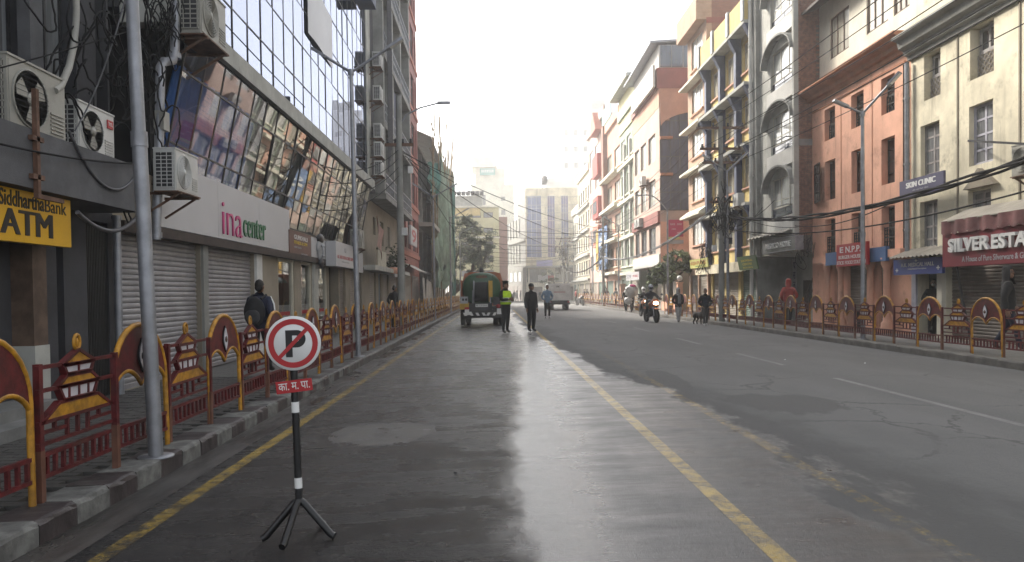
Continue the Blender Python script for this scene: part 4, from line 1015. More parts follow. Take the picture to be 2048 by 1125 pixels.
# --- orange house
B = Bld('orange_building', 'orange plastered house with three columns of wooden windows and ribbed cornice', 'R', RF, YO, 28.45)
zo = 8.45
cols3 = [(1650, 1671), (1703, 1728), (1763, 1790)]
R1 = [B.rect(1763, 1790, 152, 226), B.rect(1763, 1790, 275, 368), B.rect(1763, 1790, 412, 500)]
zr_ = [(r[2], r[3]) for r in R1]
ops = []
for k, (a, b_) in enumerate(zr_):
    for (p, q_) in cols3: ops.append((B.x(p), B.x(q_), a, b_, k))
cl = [(1659, 1667), (1686, 1694.5), (1745, 1756), (1778.5, 1790)]
gd = [(B.x(1647), B.x(1660), SW, 2.35), (B.x(1669), B.x(1686), SW, 2.45), (B.x(1695), B.x(1745), SW, 2.45), (B.x(1757), B.x(1779), SW, 2.45)]
B.body('plaster_orange', 0, zo+.3, 9, [o[:4] for o in ops]+gd, rd=.32)
for o in ops:
    x0, x1, z0, z1, k = o
    if k == 0:
        window(B.root, x0, x1, z0+(z1-z0)*.5, z1, 'dark1', .2); rail_grille(B.root, x0+.03, x1-.03, z0, z0+(z1-z0)*.52, .16, 'iron_grille')
        MB('pane_dark').box(x0, x1, .24, .26, z0, z0+(z1-z0)*.5).build('pane', B.root)
    elif k == 1: window(B.root, x0, x1, z0, z1, 'wood2', .2)
    else:
        window(B.root, x0, x1, z0, z1, 'dark1', .24); rail_grille(B.root, x0+.02, x1-.02, z0, z0+.72, .08, 'balustrade')
x0, x1, z0, z1, k = ops[3]
window(B.root, x0-.78, x0-.02, z0, z1, 'wood2', -.06, name='open_shutter', rz=-.2)
stepped_cornice(B.root, 'cornice_orange', -.1, B.W+.02, zo, zo+.55, .55)
for x in (B.x(1683), B.x(1745)): B.box('panel_groove', 'cornice_orange', x-.02, x+.02, -.012, .005, 2.9, zo-.3)
B.box('panel_edge', 'cornice_orange', .1, B.W-.3, -.03, .005, zo-.28, zo-.22)
window(B.root, *gd[0], 'brown2', .1, name='door')
for g in gd[1:]:
    z0 = g[2] if g is not gd[2] else SW+.62
    shutter(B.root, g[0], g[1], z0, g[3], 'shutter_brown', .1)
for p, q_ in cl:
    cx = B.x((p+q_)/2); r_ = .10 if p < 1700 else .115
    MB('plaster_orange').lathe([(r_*1.9, SW), (r_*1.9, SW+.14), (r_*1.5, SW+.2), (r_*1.6, SW+.3), (r_*1.1, SW+.36), (r_, SW+.5), (r_*.9, 2.1), (r_*1.1, 2.16), (r_*1.5, 2.26), (r_*1.5, 2.36), (r_*1.7, 2.46)], (cx, -.16, 0), 14).build('column', B.root)
B.box('lintel', 'plaster_orange', B.x(1640), B.W-.1, -.28, .02, 2.46, 2.7)
sign_px('R', 11.86, 1651, 1771, 500, 527, 'faded sky blue board behind the red burger house sign', 'sign_skyblue', t=.12)
sign_px('R', 11.68, 1673, 1733, 487, 532, 'red burger house sign with white lettering on the sky blue board', 'sign_red',
    [('N.P.P.', 'letter_white', .32, .60, .50, .28, .003, .012), ('E', 'letter_white', .12, .62, .12, .26, .003, .02), ('BURGER HOUSE &', 'letter_white', .08, .33, .84, .16, .003, .004), ('STICK FOOD STATION', 'letter_white', .02, .08, .96, .16, .003, .004)], t=.1)
# cream storey above the cornice
uz0, uz1 = zo+.55, 12.2
uh = [B.rect(1660, 1698, 32, 116, -.3), B.rect(1733, 1776, -40, 66, -.3)]
uh = [(h[0], h[1], 9.95, 11.45) for h in uh]+[(5.3, 6.2, 9.95, 11.45)]
b_ = B.body('plaster_pale', uz0, uz1, 9, uh, y=.3, rd=.2, name='upper_wall')
for h in uh: window(B.root, *h, 'brown3', .34)
b = MB('wood_dark'); b.add([(-.3, -.4, 12.0), (B.W+.1, -.4, 12.0), (B.W+.1, 5, 14.2), (-.3, 5, 14.2), (-.3, -.4, 11.9), (B.W+.1, -.4, 11.9), (B.W+.1, 5, 14.1), (-.3, 5, 14.1)], [(0, 1, 2, 3), (7, 6, 5, 4), (0, 4, 5, 1), (1, 5, 6, 2), (0, 3, 7, 4)]); b.build('roof', B.root)

# --- grey concrete block with arched hoods
GXR = 11.68
B = Bld('grey_building', 'narrow grey concrete building with arched hoods over wide windows', 'R', GXR, 28.45, 33.0)
wx0, wx1 = B.x(1543), B.x(1592)
fz = [4.45+2.6*i for i in range(5)]
hs_ = [(wx0, wx1, z, z+1.62) for z in fz]
B.body('concrete_light', 2.95, 18.0, 9, hs_, rd=.25)
for h in hs_:
    zm = h[2]+.42
    window(B.root, h[0], h[1], zm, h[3], 'grey3', .10); window(B.root, h[0], h[1], h[2], zm-.02, 'navy', .08)
    cx, rw = (h[0]+h[1])/2-.1, (h[1]-h[0])/2+.32
    arc = [(cx+rw*math.cos(math.pi-a*math.pi/14), h[3]-.5+.95*math.sin(a*math.pi/14)) for a in range(15)]
    arc2 = [(cx+(rw-.07)*math.cos(math.pi-a*math.pi/14), h[3]-.5+.88*math.sin(a*math.pi/14)) for a in range(15)]
    MB('concrete').prism(arc+arc2[::-1], -.30, .0).build('arched_hood', B.root)
    B.box('parapet', 'plaster_white', h[0]-.15, h[1]+.2, -.12, .02, h[2]-.62, h[2]-.004)
    MB('metal_dark').bar((h[1]-.9, -.4, h[2]+.35), (h[1]+.1, -.4, h[2]+.35), .035).bar((h[1]+.06, -.4, h[2]+.35), (h[1]+.06, .0, h[2]+.35), .03).build('bracket', B.root)
B.box('corner_pier', 'concrete_light', B.W-.16, B.W+.01, -.18, .05, 2.95, 18.0); B.box('corner_pier', 'concrete', -.02, .5, -.2, .05, 2.95, 18.0)
downpipe(B.root, .12, -.30, .2, 15.5, .08, 'plaster_white')
# brick flank: courses with recessed joints
bk = MB('mortar').quad((B.W+.004, -.0, 2.95), (B.W+.004, 9, 2.95), (B.W+.004, 9, 18), (B.W+.004, 0, 18)).build('flank', B.root)
b = MB('brick_face'); z = 3.6; row = 0; rb = random.Random(3)
while z < 17.9:
    y = -.02+(row % 2)*-.11
    while y < (.62 if z < 11.5 else 3.0):
        y0, y1 = max(y, .0)+.006, y+.225; e = .012+rb.uniform(0, .014)
        if y1-y0 > .03: b.box(B.W+.004, B.W+.004+e, y0, y1, z, z+.068)
        y += .238
    z += .082; row += 1
b.build('brick', B.root, kind='stuff')
B.box('ring_beam', 'concrete', B.W-.02, B.W+.035, .0, .6, 7.0, 7.25)
# entry under the block
B.box('recess_wall', 'concrete_light', 0, B.W, 1.6, 1.7, SW, 2.95); B.box('door', 'wood_dark', 1.2, 1.85, 1.55, 1.6, SW, 1.9)
B.box('party_wall', 'concrete', -.05, .12, -.05, 1.6, SW, 2.95)
st = B.box('stair', 'concrete', B.W-1.15, B.W-.05, .9, 1.6, SW, SW+.01)
for i in range(7): MB('concrete').box(B.W-1.35+.17*i, B.W-.05, .75, 1.55, SW+.16*i, SW+.16*(i+1)).build('step', B.root)
b = MB('metal_dark')
for y in (.75,):
    b.bar((B.W-1.5, y, 1.0), (B.W-.15, y, 2.25), .05); b.bar((B.W-1.5, y, .6), (B.W-.15, y, 1.85), .03)
    for i in range(7): b.bar((B.W-1.45+.2*i, y, .3+.16*i), (B.W-1.45+.2*i, y, 1.05+.185*i), .025)
b.build('handrail', B.root)
bn = sign('tall white banner with vertical dark lettering in the stair entry', (GXR+1.45, Yp(1585, GXR+1.45), 1.35), R(-90), .42, 1.5, 'board_white', [('प', 'sign_indigo', .1, 1.05, .24, .3, .003, .01), ('स', 'sign_indigo', .08, .62, .26, .3, .003, .01), ('ल', 'sign_indigo', .08, .2, .26, .3, .003, .01)], t=.02)
sign_px('R', GXR-.3, 1525, 1591, 478, 503, 'grey sign with raised pale letters under the lowest arched window', 'concrete', [('MEDICO HOME', 'letter_white', .12, .28, .76, .45, .04, .012)], t=.3, rim='metal_grey')
MB('tin_roof').grid(lambda u, v: (u*B.W*.9, -.5+v*.5, 3.72+v*.22+.03*math.sin(u*60)), 80, 1).build('tin_awning', B.root)

# --- blue and yellow building
BX = 11.75
B = Bld('yellow_building', 'yellow building with navy columns and cream framed windows', 'R', BX, 33.0, 40.4)
slabs = [2.7, 5.4, 8.05, 10.7, 13.4]; bay = B.W/3
hs_ = []
for z in slabs[:4]:
    for i in range(3): hs_.append((i*bay+.55, (i+1)*bay-.25, z+.85, z+2.25))
gs = [(.3, 2.2, SW, 2.45), (2.7, 4.6, SW, 2.45), (5.0, 7.1, SW, 2.45)]
B.body('plaster_yellow', 0, 13.6, 9, hs_+gs, rd=.2)
for h in hs_:
    window(B.root, *h, 'cream3', .08); B.box('sill', 'plaster_peach', h[0]-.1, h[1]+.1, -.1, .02, h[2]-.08, h[2]-.004)
for g, m_ in zip(gs, ('shutter_brown', 'shutter_tan', 'shutter_green')): shutter(B.root, *g, m_, .1)
for z in slabs: B.box('floor_slab', 'concrete_light', -.05, B.W, -.62, .02, z-.12, z+.02)
for i in range(4):
    x = min(i*bay, B.W-.32)
    for z0, z1 in zip(slabs, slabs[1:]):
        MB('paint_navy').box(x, x+.32, -.28, .02, z0+.02, z1-.12).build('column', B.root)
        o = MB('paint_navy'); o.add([(x, -.28, z1-.75), (x+.32, -.28, z1-.75), (x+.32, -.60, z1-.12), (x, -.60, z1-.12), (x, -.28, z1-.12), (x+.32, -.28, z1-.12)], [(0, 1, 2, 3), (0, 3, 4), (1, 5, 2), (0, 4, 5, 1)]); o.build('column_bracket', B.root)
    o = MB('letter_grey').box(x+.02, x+.3, -.66, -.40, 13.42, 14.55).build('parapet_post', B.root)
B.box('parapet', 'plaster_yellow', .0, B.W, -.58, -.42, 13.42, 14.45)
B.box('rooftop_room', 'plaster_cream', 3.5, 7.3, 1.5, 8, 13.6, 16.4); B.box('rooftop_roof', 'concrete_light', 3.2, 7.5, 1.0, 8, 16.4, 16.6)
B.box('fascia', 'plaster_cream', -.3, B.W, -.75, -.6, 2.35, 2.8)
ac_unit('white air conditioner hung beside a navy column of the yellow building', (BX-.72, Yp(1466, BX-.72), Zp(1480, 410, BX-.72)), R(-90), 'ac_white', False, True, .9)
sign_px('R', 11.0, 1479, 1516, 512, 540, 'tilted green shop sign under the yellow building', 'sign_green', [('SHOPPING', 'letter_yellow', .2, .6, .6, .15), ('CENTRE', 'letter_yellow', .25, .35, .5, .15), ('BOOKS', 'letter_yellow', .25, .12, .5, .1)], t=.05, rx=R(12))

# --- brick building
B = Bld('brick_building', 'tall brick building with pale sloping slabs beside the navy columns', 'R', 11.6, 40.4, 44.3)
zs = [(4.1, 5.55), (6.6, 8.05), (9.1, 10.55), (11.6, 13.1), (14.1, 15.8)]
hs_ = [(.9, B.W-.75, a, b_) for a, b_ in zs]
gs = [(.3, 1.9, SW, 2.4), (2.1, 3.7, SW, 2.4)]
B.body('brick_tan', 0, 17.3, 10, hs_+gs, rd=.2)
for h in hs_: window(B.root, *h, 'grey3', .06); B.box('sill', 'plaster_peach', h[0]-.15, h[1]+.15, -.1, .02, h[2]-.1, h[2]-.004)
for z in (5.8, 8.3, 10.8, 13.35): MB('plaster_pale').add([(-.2, -.5, z), (B.W+.05, -.5, z), (B.W+.05, 0, z+.35), (-.3, 0, z+.35), (-.2, -.5, z-.12), (B.W+.05, -.5, z-.12), (B.W+.05, 0, z-.1), (-.3, 0, z-.1)], [(0, 1, 2, 3), (7, 6, 5, 4), (0, 4, 5, 1), (1, 5, 6, 2), (0, 3, 7, 4)]).build('sloping_slab', B.root)
B.box('side_wall', 'brick_red', B.W+.001, B.W+.012, .3, 9.9, 13.6, 17.3); B.box('side_beam', 'tile_maroon', B.W+.012, B.W+.03, .0, 9.9, 15.9, 16.2)
B.box('side_column', 'tile_maroon', B.W+.012, B.W+.03, 2.0, 2.4, 13.6, 15.9)
B.box('parapet', 'brick_tan', -.4, B.W+.02, -.55, .0, 16.1, 17.35)
shutter(B.root, *gs[0], 'shutter_brown', .1); shutter(B.root, *gs[1], 'shutter_tan', .1)
sign_px('R', 10.9, 1381, 1416, 518, 536, 'lime shop sign with red lettering under the brick building', 'sign_lime', [('KUSH PLASTIC', 'letter_red', .06, .38, .88, .38), ('HOUSE', 'letter_green', .3, .1, .4, .14)], t=.05, rx=R(6))

# --- pink corner building with dark curved glass
PX_ = 10.83
B = Bld('corner_glass_building', 'pink corner building with a dark glass flank and rooftop glass room', 'R', PX_, 48.5, 57.6)
hs_ = []
for z in (4.0, 7.2, 10.2): hs_ += [(.6, 2.2, z, z+1.8), (2.9, 4.8, z, z+1.8), (5.6, 7.8, z, z+1.8)]
B.body('plaster_blush', 3.1, 13.4, 9, hs_, rd=.2); B.box('pink_storey', 'plaster_peach', 0, B.W, -.02, 8, 13.4, 14.6)
B.body('plaster_tan', 0, 3.1, 8, [(.3, 2.4, SW, 2.4), (3, 5, SW, 2.4), (5.4, 8.8, SW+.6, 2.5)], y=1.0, rd=.2, name='ground_wall')
for a, b_ in ((.3, 2.4), (3, 5)): shutter(B.root, a, b_, SW, 2.4, 'shutter_tan', 1.1)
shutter(B.root, 5.4, 8.8, SW+.6, 2.5, 'shutter_brown', 1.1)
B.box('base_wall', 'plaster_orange', 5.3, B.W, .9, 1.02, SW, SW+.6)
for h in hs_: window(B.root, *h, 'dark2' if h[2] < 6 else 'grey3', .1)
B.box('white_band', 'plaster_white', -.02, B.W, -.1, 0, 3.15, 3.9); B.box('brown_band', 'tile_maroon', -.02, B.W+.02, -.16, 0, 5.95, 6.7)
gp = MB('pane_flank').box(.015, .615, 0, .03, .015, 1.135).mesh('flank_pane')
for i in range(5):
    for j in range(6):
        if j == 5 and i in (0,): continue
        obj('flank_pane', gp, B.root, (B.W+.03, .05+i*.64, 6.75+j*1.15), (0, rp.gauss(0, .004), R(90)+rp.gauss(0, .006)))
fm = MB('metal_dark')
for i in range(6): fm.box(B.W+.0, B.W+.05, .03+i*.64, .07+i*.64, 6.7, 13.0)
for j in range(7): fm.box(B.W+.0, B.W+.045, .03, 3.3, 6.72+j*1.15, 6.77+j*1.15)
fm.build('flank_frame', B.root)
for z in (8.95, 11.3): B.box('flank_ledge', 'cornice_orange', B.W, B.W+.3, .0, .8, z, z+.16)
arc = [(.05, 13.7), (.05, 12.6)]+[(3.35-3.3*math.cos(a*math.pi/20), 12.0+1.15*math.sin(a*math.pi/20)) for a in range(1, 11)]+[(3.35, 13.7)]
b = MB('plaster_peach'); T = Matrix(((0, -1, 0, B.W+.12), (1, 0, 0, 0), (0, 0, 1, 0), (0, 0, 0, 1))); b.prism(arc, 0, .1, T); b.build('arch_spandrel', B.root)
B.box('penthouse_band', 'tile_maroon', -.0, B.W+.06, -.15, 4, 14.6, 15.9)
gr = B.box('glass_room', 'plaster_white', .5, B.W-.02, .0, 4, 15.9, 17.4)
for i in range(5): MB('pane_navy').box(B.W-.02, B.W+.02, .1+i*.75, .8+i*.75, 15.95, 17.35).build('pane', gr)
b = MB('metal_grey'); b.add([(0, -.7, 17.2), (B.W+.2, -.6, 17.6), (B.W+.2, 4.3, 17.9), (0, 4.3, 17.6), (0, -.7, 17.1), (B.W+.2, -.6, 17.45), (B.W+.2, 4.3, 17.75), (0, 4.3, 17.5)], [(0, 1, 2, 3), (7, 6, 5, 4), (0, 4, 5, 1), (1, 5, 6, 2), (0, 3, 7, 4)]); b.build('roof', B.root)
B.box('white_parapet', 'plaster_white', 1.5, B.W, -.4, -.25, 14.7, 16.1)
for k, z in enumerate((8.0, 5.2, 5.2)): ac_unit(('upper air conditioner on the peach front above the lamp arm', 'lower air conditioner on the peach front nearer the camera', 'lower air conditioner on the peach front farther along')[k], (PX_-.45, 53+k*1.1, z+.9), R(-90), 'ac_white', False, True, .95)
pb = sign('magenta poster board with a yellow stripe on the orange flank wall', (11.35, 48.35, 5.0), 0, .95, 1.1, 'sign_magenta', [('SALE', 'letter_white', .1, .75, .3, .12), ('GOLD', 'letter_white', .55, .75, .3, .12), ('OPEN', 'letter_white', .2, .45, .25, .08), ('NEW', 'letter_white', .55, .2, .25, .1)], t=.05)
MB('sign_lime').box(0, .7, -.012, .03, -.16, -.02).build('stripe', pb); MB('letter_grey').box(0, .95, -.01, .03, -.45, -.22).build('strip_board', pb)
B.box('flank_base', 'plaster_orange', B.W-.02, B.W+.012, .02, 6, 3.1, 6.0)
# --- the farther houses of the lit row
def row_house(name, label, X, Y0, Y1, H, m, style, nb, floors, slab=None, extra=None, d=.35):
    B = Bld(name, label, 'R', X, Y0, Y1); bay = B.W/nb; hs = []
    for z in floors:
        for i in range(nb): hs.append((i*bay+bay*.2, (i+1)*bay-bay*.15, z, z+1.75))
    gs = [(i*B.W/2+.3, (i+1)*B.W/2-.3, SW, 2.5) for i in range(2)]
    B.body(m, 0, H, 8, hs+gs, rd=.2)
    for h in hs: window(B.root, *h, style, .08)
    for g in gs: shutter(B.root, *g, random.choice(('shutter_tan', 'shutter_brown', 'shutter_green')), .1)
    if slab:
        for z in floors: B.box('floor_slab', slab, -.05, B.W+.05, -d, .02, z-.75, z-.5); 
        for z in floors: B.box('sill', slab, .1, B.W-.1, -.12, .02, z-.1, z-.004)
    B.box('parapet', m, 0, B.W, -.25, -.05, H-.1, H+.8)
    return B
Y1 = Yp(1243, 11.2)
B = row_house('green_building', 'pale green house with white vertical strips beside the dark glass corner', 11.2, 57.6, Y1, 16.2, 'plaster_green', 'farw', 3, (3.6, 6.6, 9.6, 12.6), 'plaster_pale')
for x in (2.6, 5.2, 7.6): B.box('white_strip', 'plaster_white', x-.16, x+.16, -.2, .02, 4.2, 13.8)
B.box('upper_storey', 'plaster_lemon', 0, B.W, -.1, 5, 15.0, 18.0); B.box('eaves', 'concrete_light', -.2, B.W+.2, -.9, .1, 18.0, 18.25)
Y2 = Yp(1213, 11.3)
B = row_house('peach_building', 'peach house with rounded slab ends and brick flank', 11.3, Y1, Y2, 17.0, 'plaster_peach', 'brown3', 2, (3.8, 6.8, 9.8, 12.8), 'plaster_pale', d=.7)
B.box('brick_pier', 'brick_red', .0, 1.2, -.4, .0, 2.8, 17.8); B.box('rooftop_room', 'brick_dark', 2, 8, 1.5, 7, 17, 20.6)
gf = thing('roof_fence', 'green sheet fence and railings on the peach house roof', 'fence', (11.0, Y2, 17.8), R(-90)); MB('sign_teal').box(0, 5.5, 0, .06, 0, 1.5).build('sheet', gf)
for i in range(9): MB('metal_grey').box(5.5+i*.45, 5.54+i*.45, 0, .05, 0, 1.3).build('bar', gf)
MB('metal_grey').box(5.5, 9.2, 0, .05, 1.25, 1.3).build('top_rail', gf)
Y3 = Yp(1180, 11.4)
B = row_house('red_bay_building', 'white house with red bays and a tall shop banner', 11.4, Y2, Y3, 19.4, 'plaster_blush', 'farw', 3, (3.8, 6.8, 9.8, 12.8, 15.8), None)
for z in (6.2, 9.2, 13.6): B.box('red_bay', 'plaster_red' if z > 8 else 'plaster_pink', 7.5, 11.5, -.6, .0, z, z+2.2)
for z in (6.2, 9.2): window(B.root, 8.2, 10.8, z+.5, z+1.8, 'far', -.66)
b = MB('plaster_pink'); b.prism([(7.2, 18.2), (11.8, 18.2), (9.5, 20.4)], -.8, .2); b.build('gable', B.root)
sign_px('R', 10.7, 1197, 1214, 455, 540, 'tall blue and white shop banner on the white house', 'sign_skyblue', [('S', 'letter_white', .2, .6, .6, .2), ('K', 'letter_white', .2, .3, .6, .2)], t=.06)
sign_px('R', 10.75, 1192, 1196, 460, 540, 'narrow upright yellow sign beside the blue banner', 'paint_yellow', t=.2)
sign_px('R', 10.6, 1252, 1278, 545, 561, 'small white shop sign on a bracket before the green house', 'board_white', [('STAR', 'sign_indigo', .06, .35, .38, .35), ('MOBILE', 'letter_red', .54, .35, .4, .3)], t=.1)
Y4 = Yp(1158, 11.5)
row_house('beige_building', 'beige house with tall grouped windows beyond the white one', 11.5, Y3, Y4, 16.0, 'plaster_cream', 'dark2', 5, (3.6, 6.6, 9.6, 12.6), 'concrete_light')
row_house('end_building', 'low beige house ending the sunlit row', 11.7, Y4, Y4+9, 12.5, 'plaster_pale', 'far', 4, (3.6, 6.6, 9.4), 'concrete_light')
# --- buildings closing the street
YB = 114
x0 = at(1051, 450, Y=YB).x
B = Bld('blue_glass_building', 'pale office block with tall blue glass strips at the street end', 'F', x0, YB, 8.6)
fx_ = lambda p: at(p, 450, Y=YB).x-x0
zt, z1, z0, zl = (at(1100, p, Y=YB).z for p in (376, 392, 515, 532))
st = [(fx_(1053), fx_(1083)), (fx_(1095), fx_(1110)), (fx_(1122.5), fx_(1137))]
B.body('plaster_cream', zl, zt, 14, [(a, b_, z0, z1) for a, b_ in st], rd=.15)
for a, b_ in st: window(B.root, a, b_, z0, z1, 'blue', .05)
gs = [(.6, 3.2, 3.0, 5.0), (4.5, 7.5, 3.0, 5.2)]
B.body('plaster_pale', 0, zl-.3, 12, gs+[(.5, 2.5, SW, 2.3), (3, 5, SW, 2.3), (5.5, 7.9, SW, 2.3)], y=.6, rd=.2, name='base_wall')
for g in gs: window(B.root, *g, 'dark2', .7)
for a_, b_ in ((.5, 2.5), (3, 5), (5.5, 7.9)): shutter(B.root, a_, b_, SW, 2.3, 'shutter_blue' if a_ == 3 else 'shutter_brown', .7)
B.box('ledge', 'concrete_light', -.2, 8.8, -.8, .6, zl-.3, zl)
for i in range(9): B.box('course', 'concrete', -.005, 8.605, -.02, .0, z0-.5+i*1.2, z0-.45+i*1.2)
for i, (a, b_) in enumerate(((8.7, 10.2),)): 
    B.box('side_bay', 'plaster_pale', 8.6, 10.4, 1.0, 8, 0, zt-.6)
    for j in range(6): window(B.root, 8.8, 10.1, 3.0+j*2.3, 4.6+j*2.3, 'navy', .95)
W2 = thing('office_wing', 'cream office wing with slim dark windows angled beside the blue strips', 'building', (x0-3.1, YB+17, 0), math.atan2(-17, 3.1))
L2 = math.hypot(17, 3.1); b = MB('concrete'); hh = [(1.2+i*2.3, 1.9+i*2.3, z, z+3.0) for i in range(6) for z in (6, 10.2)]
b.wall(0, L2, 0, zt-4.2, hh, 0, .2); b.box(11.5, L2, .02, 6, zt-4.3, zt-.2); b.quad((0, 0, zt-4.2), (L2, 0, zt-4.2), (L2, 10, zt-4.2), (0, 10, zt-4.2)); b.use('black_void').box(.5, L2-.2, .25, .3, 3, zt-5); b.build('wall', W2)
for h in hh: window(W2, *h, 'navy', .1)
MB('concrete').box(0, L2, -.25, 0, 9.3, 9.55).build('band', W2)
MB('concrete').box(0, L2+.02, -.5, -.003, 0, 5.3).build('base', W2)
for i in range(5): shutter(W2, .6+i*3.3, 3.4+i*3.3, SW, 2.6, 'shutter_brown', -.56); window(W2, .9+i*3.3, 3.1+i*3.3, 3.1, 4.7, 'dark2', -.54)
sg = sign('lilac billboard on the ledge of the blue glass block', (at(1073, 526, Y=YB-1).x, YB-1, at(1073, 533, Y=YB-1).z), 0, 2.4, .9, 'sign_lilac', t=.1)
sign('white bank sign with a red panel on the office base', (at(1076, 562, Y=YB+.5).x, YB+.5, at(1076, 563, Y=YB+.5).z), 0, 2.4, .95, 'board_white', [('Nabil', 'letter_grey', .5, .35, .7, .25)], t=.08)
tag(MB('sign_red').box(0, .9, -.03, .02, 0, .8).build('red_plaque', None, (at(1096, 562, Y=YB+.45).x, YB+.45, at(1096, 562, Y=YB+.45).z)), 'small red panel at the end of the white bank sign', 'sign')
rf = thing('roof_shed', 'rooftop shed of pale sheets above the blue glass strips', 'shed', (x0+3.2, YB+3, zt), 0)
b = MB('solar'); b.add([(0, 0, .2), (5.4, 0, .2), (5.4, 4, 2.6), (.9, 4, 2.6), (0, 0, .1), (5.4, 0, .1), (5.4, 4, 2.5), (.9, 4, 2.5)], [(0, 1, 2, 3), (7, 6, 5, 4), (0, 4, 5, 1), (0, 3, 7, 4), (1, 5, 6, 2)]); b.build('sheet', rf)
for x in (1, 5.2): MB('metal_grey').box(x, x+.1, 3.8, 3.9, 0, 2.6).build('post', rf)
tk = thing('water_tank', 'grey water tank on a stand beside the roof shed', 'tank', (x0+3.4, YB+6, zt), 0)
MB('metal_dark').lathe([(.45, 1.3), (.5, 1.4), (.5, 2.5), (.3, 2.75)], (0, 0, 0), 14).build('barrel', tk)
for x, y in ((-.35, -.35), (.35, -.35), (-.35, .35), (.35, .35)): MB('metal_grey').box(x-.04, x+.04, y-.04, y+.04, 0, 1.3).build('leg', tk)
# lemon block
YL = 108; x0 = at(904, 450, Y=YL).x; w = at(998, 450, Y=YL).x-x0
B = Bld('lemon_building', 'pale lemon apartment block with brown windows behind the leaning tree', 'F', x0, YL, w)
zt = at(980, 412, Y=YL).z
hs_ = []
for pt, pb in ((425, 436), (456, 466), (483, 496), (511, 525), (541, 553)):
    for p, q_ in ((905, 912), (921, 936), (943, 962), (967, 986)): hs_.append((at(p, 450, Y=YL).x-x0, at(q_, 450, Y=YL).x-x0, at(970, pb, Y=YL).z, at(970, pt, Y=YL).z))
B.body('plaster_lemon', 0, zt, 10, hs_, rd=.2)
for h in hs_: window(B.root, *h, 'far', .08)
for z in (zt-.1, at(970, 475, Y=YL).z): B.box('band', 'plaster_pale', -.1, w+.1, -.3, 0, z-.15, z+.1)
B.box('yellow_band', 'plaster_yellow', .0, 4.1, -.02, 0, zt-1.4, zt-.3); B.box('roof_wall', 'concrete_light', 0, w*.65, .5, 8, zt, zt+1.5)
for i in range(7): MB('metal_dark').lathe([(.3, 0), (.32, .6)], (.4+.65*i, .0, zt+1.5), 8).build('roof_pot', B.root)
tag(MB('brick_red').box(0, 1.2, 0, 8, 0, 12.4).build('brick_house', None, (x0+w, YL+.4, 0)), 'slim brick house wedged beside the lemon block', 'building')
# stepped tower with the teal sign
YT = 150; x0 = at(942, 400, Y=YT).x
B = Bld('stepped_tower', 'stepped pinkish tower with teal rooftop sign and antenna', 'F', x0, YT, 8.6)
z1, z2, z3 = (at(980, p, Y=YT).z for p in (370, 340, 326))
hs_ = [(.6, 1.8, z1-4, z1-2), (2.2, 2.9, z1-4, z1-2), (6, 6.8, z1-3.2, z1-2.4), (6, 6.8, z1-6, z1-5), (1, 2.2, z1-8, z1-6.4)]
B.body('plaster_pale', 0, z1, 10, hs_, rd=.2)
for h in hs_: window(B.root, *h, 'far', .1)
B.box('upper_block', 'plaster_pale', .9, 6.8, .5, 9, z1, z2+.4); B.box('upper_block', 'plaster_pale', .5, 4.9, .3, 9, z2+.4, z3+1.2); B.box('eaves', 'plaster_pale', .2, 5.3, -.4, 9, z3-.9, z3-.6)
sg = sign('teal rooftop sign with pale lettering on the stepped tower', (at(960, 350, Y=YT-.2).x, YT-.3, at(975, 351, Y=YT).z), 0, 3.0, 1.3, 'sign_teal', t=.2)
for i in range(7): MB('letter_white').box(.3+i*.36, .5+i*.36, -.03, 0, .5, 1.0).box(.25+i*.36, .56+i*.36, -.03, 0, .98, 1.06).build('lettering', sg)
an = thing('antenna_mast', 'lattice antenna mast on the stepped tower roof', 'antenna', (at(962, 326, Y=YT).x, YT+2, z3+1.2), 0)
for x, y in ((-.6, 0), (.6, 0), (0, .8)): MB('metal_grey').box(x-.05, x+.05, y-.05, y+.05, 0, 4.3).build('leg', an)
b = MB('metal_grey')
for i in range(7): b.bar((-.6, 0, i*.6), (.6, 0, i*.6+.6), .05); b.bar((.6, 0, i*.6), (-.6, 0, i*.6+.6), .05)
b.build('lattice', an)
for x in (-.8, .8): MB('plaster_white').box(x-.1, x+.1, -.1, .05, 2.3, 4.1).build('antenna_panel', an)
# pale tower in the haze
YH = 185; x0 = at(1122, 400, Y=YH).x
B = Bld('pale_tower', 'tall pale tower fading into the haze over the sunlit row', 'F', x0, YH, 12)
zt = at(1150, 238, Y=YH).z; hs_ = [(1+i*2.4, 1.8+i*2.4, z, z+1.2) for i in range(5) for z in (zt-4, zt-8, zt-12, zt-16, zt-20)]
B.body('plaster_white', 0, zt, 12, hs_, rd=.2)
for h in hs_: window(B.root, *h, 'far', .1)
B.box('upper_block', 'plaster_white', 5.5, 12, 1, 12, zt, zt+2.6); B.box('upper_block', 'concrete', 8, 11.5, 2, 10, zt+2.6, zt+5.2)
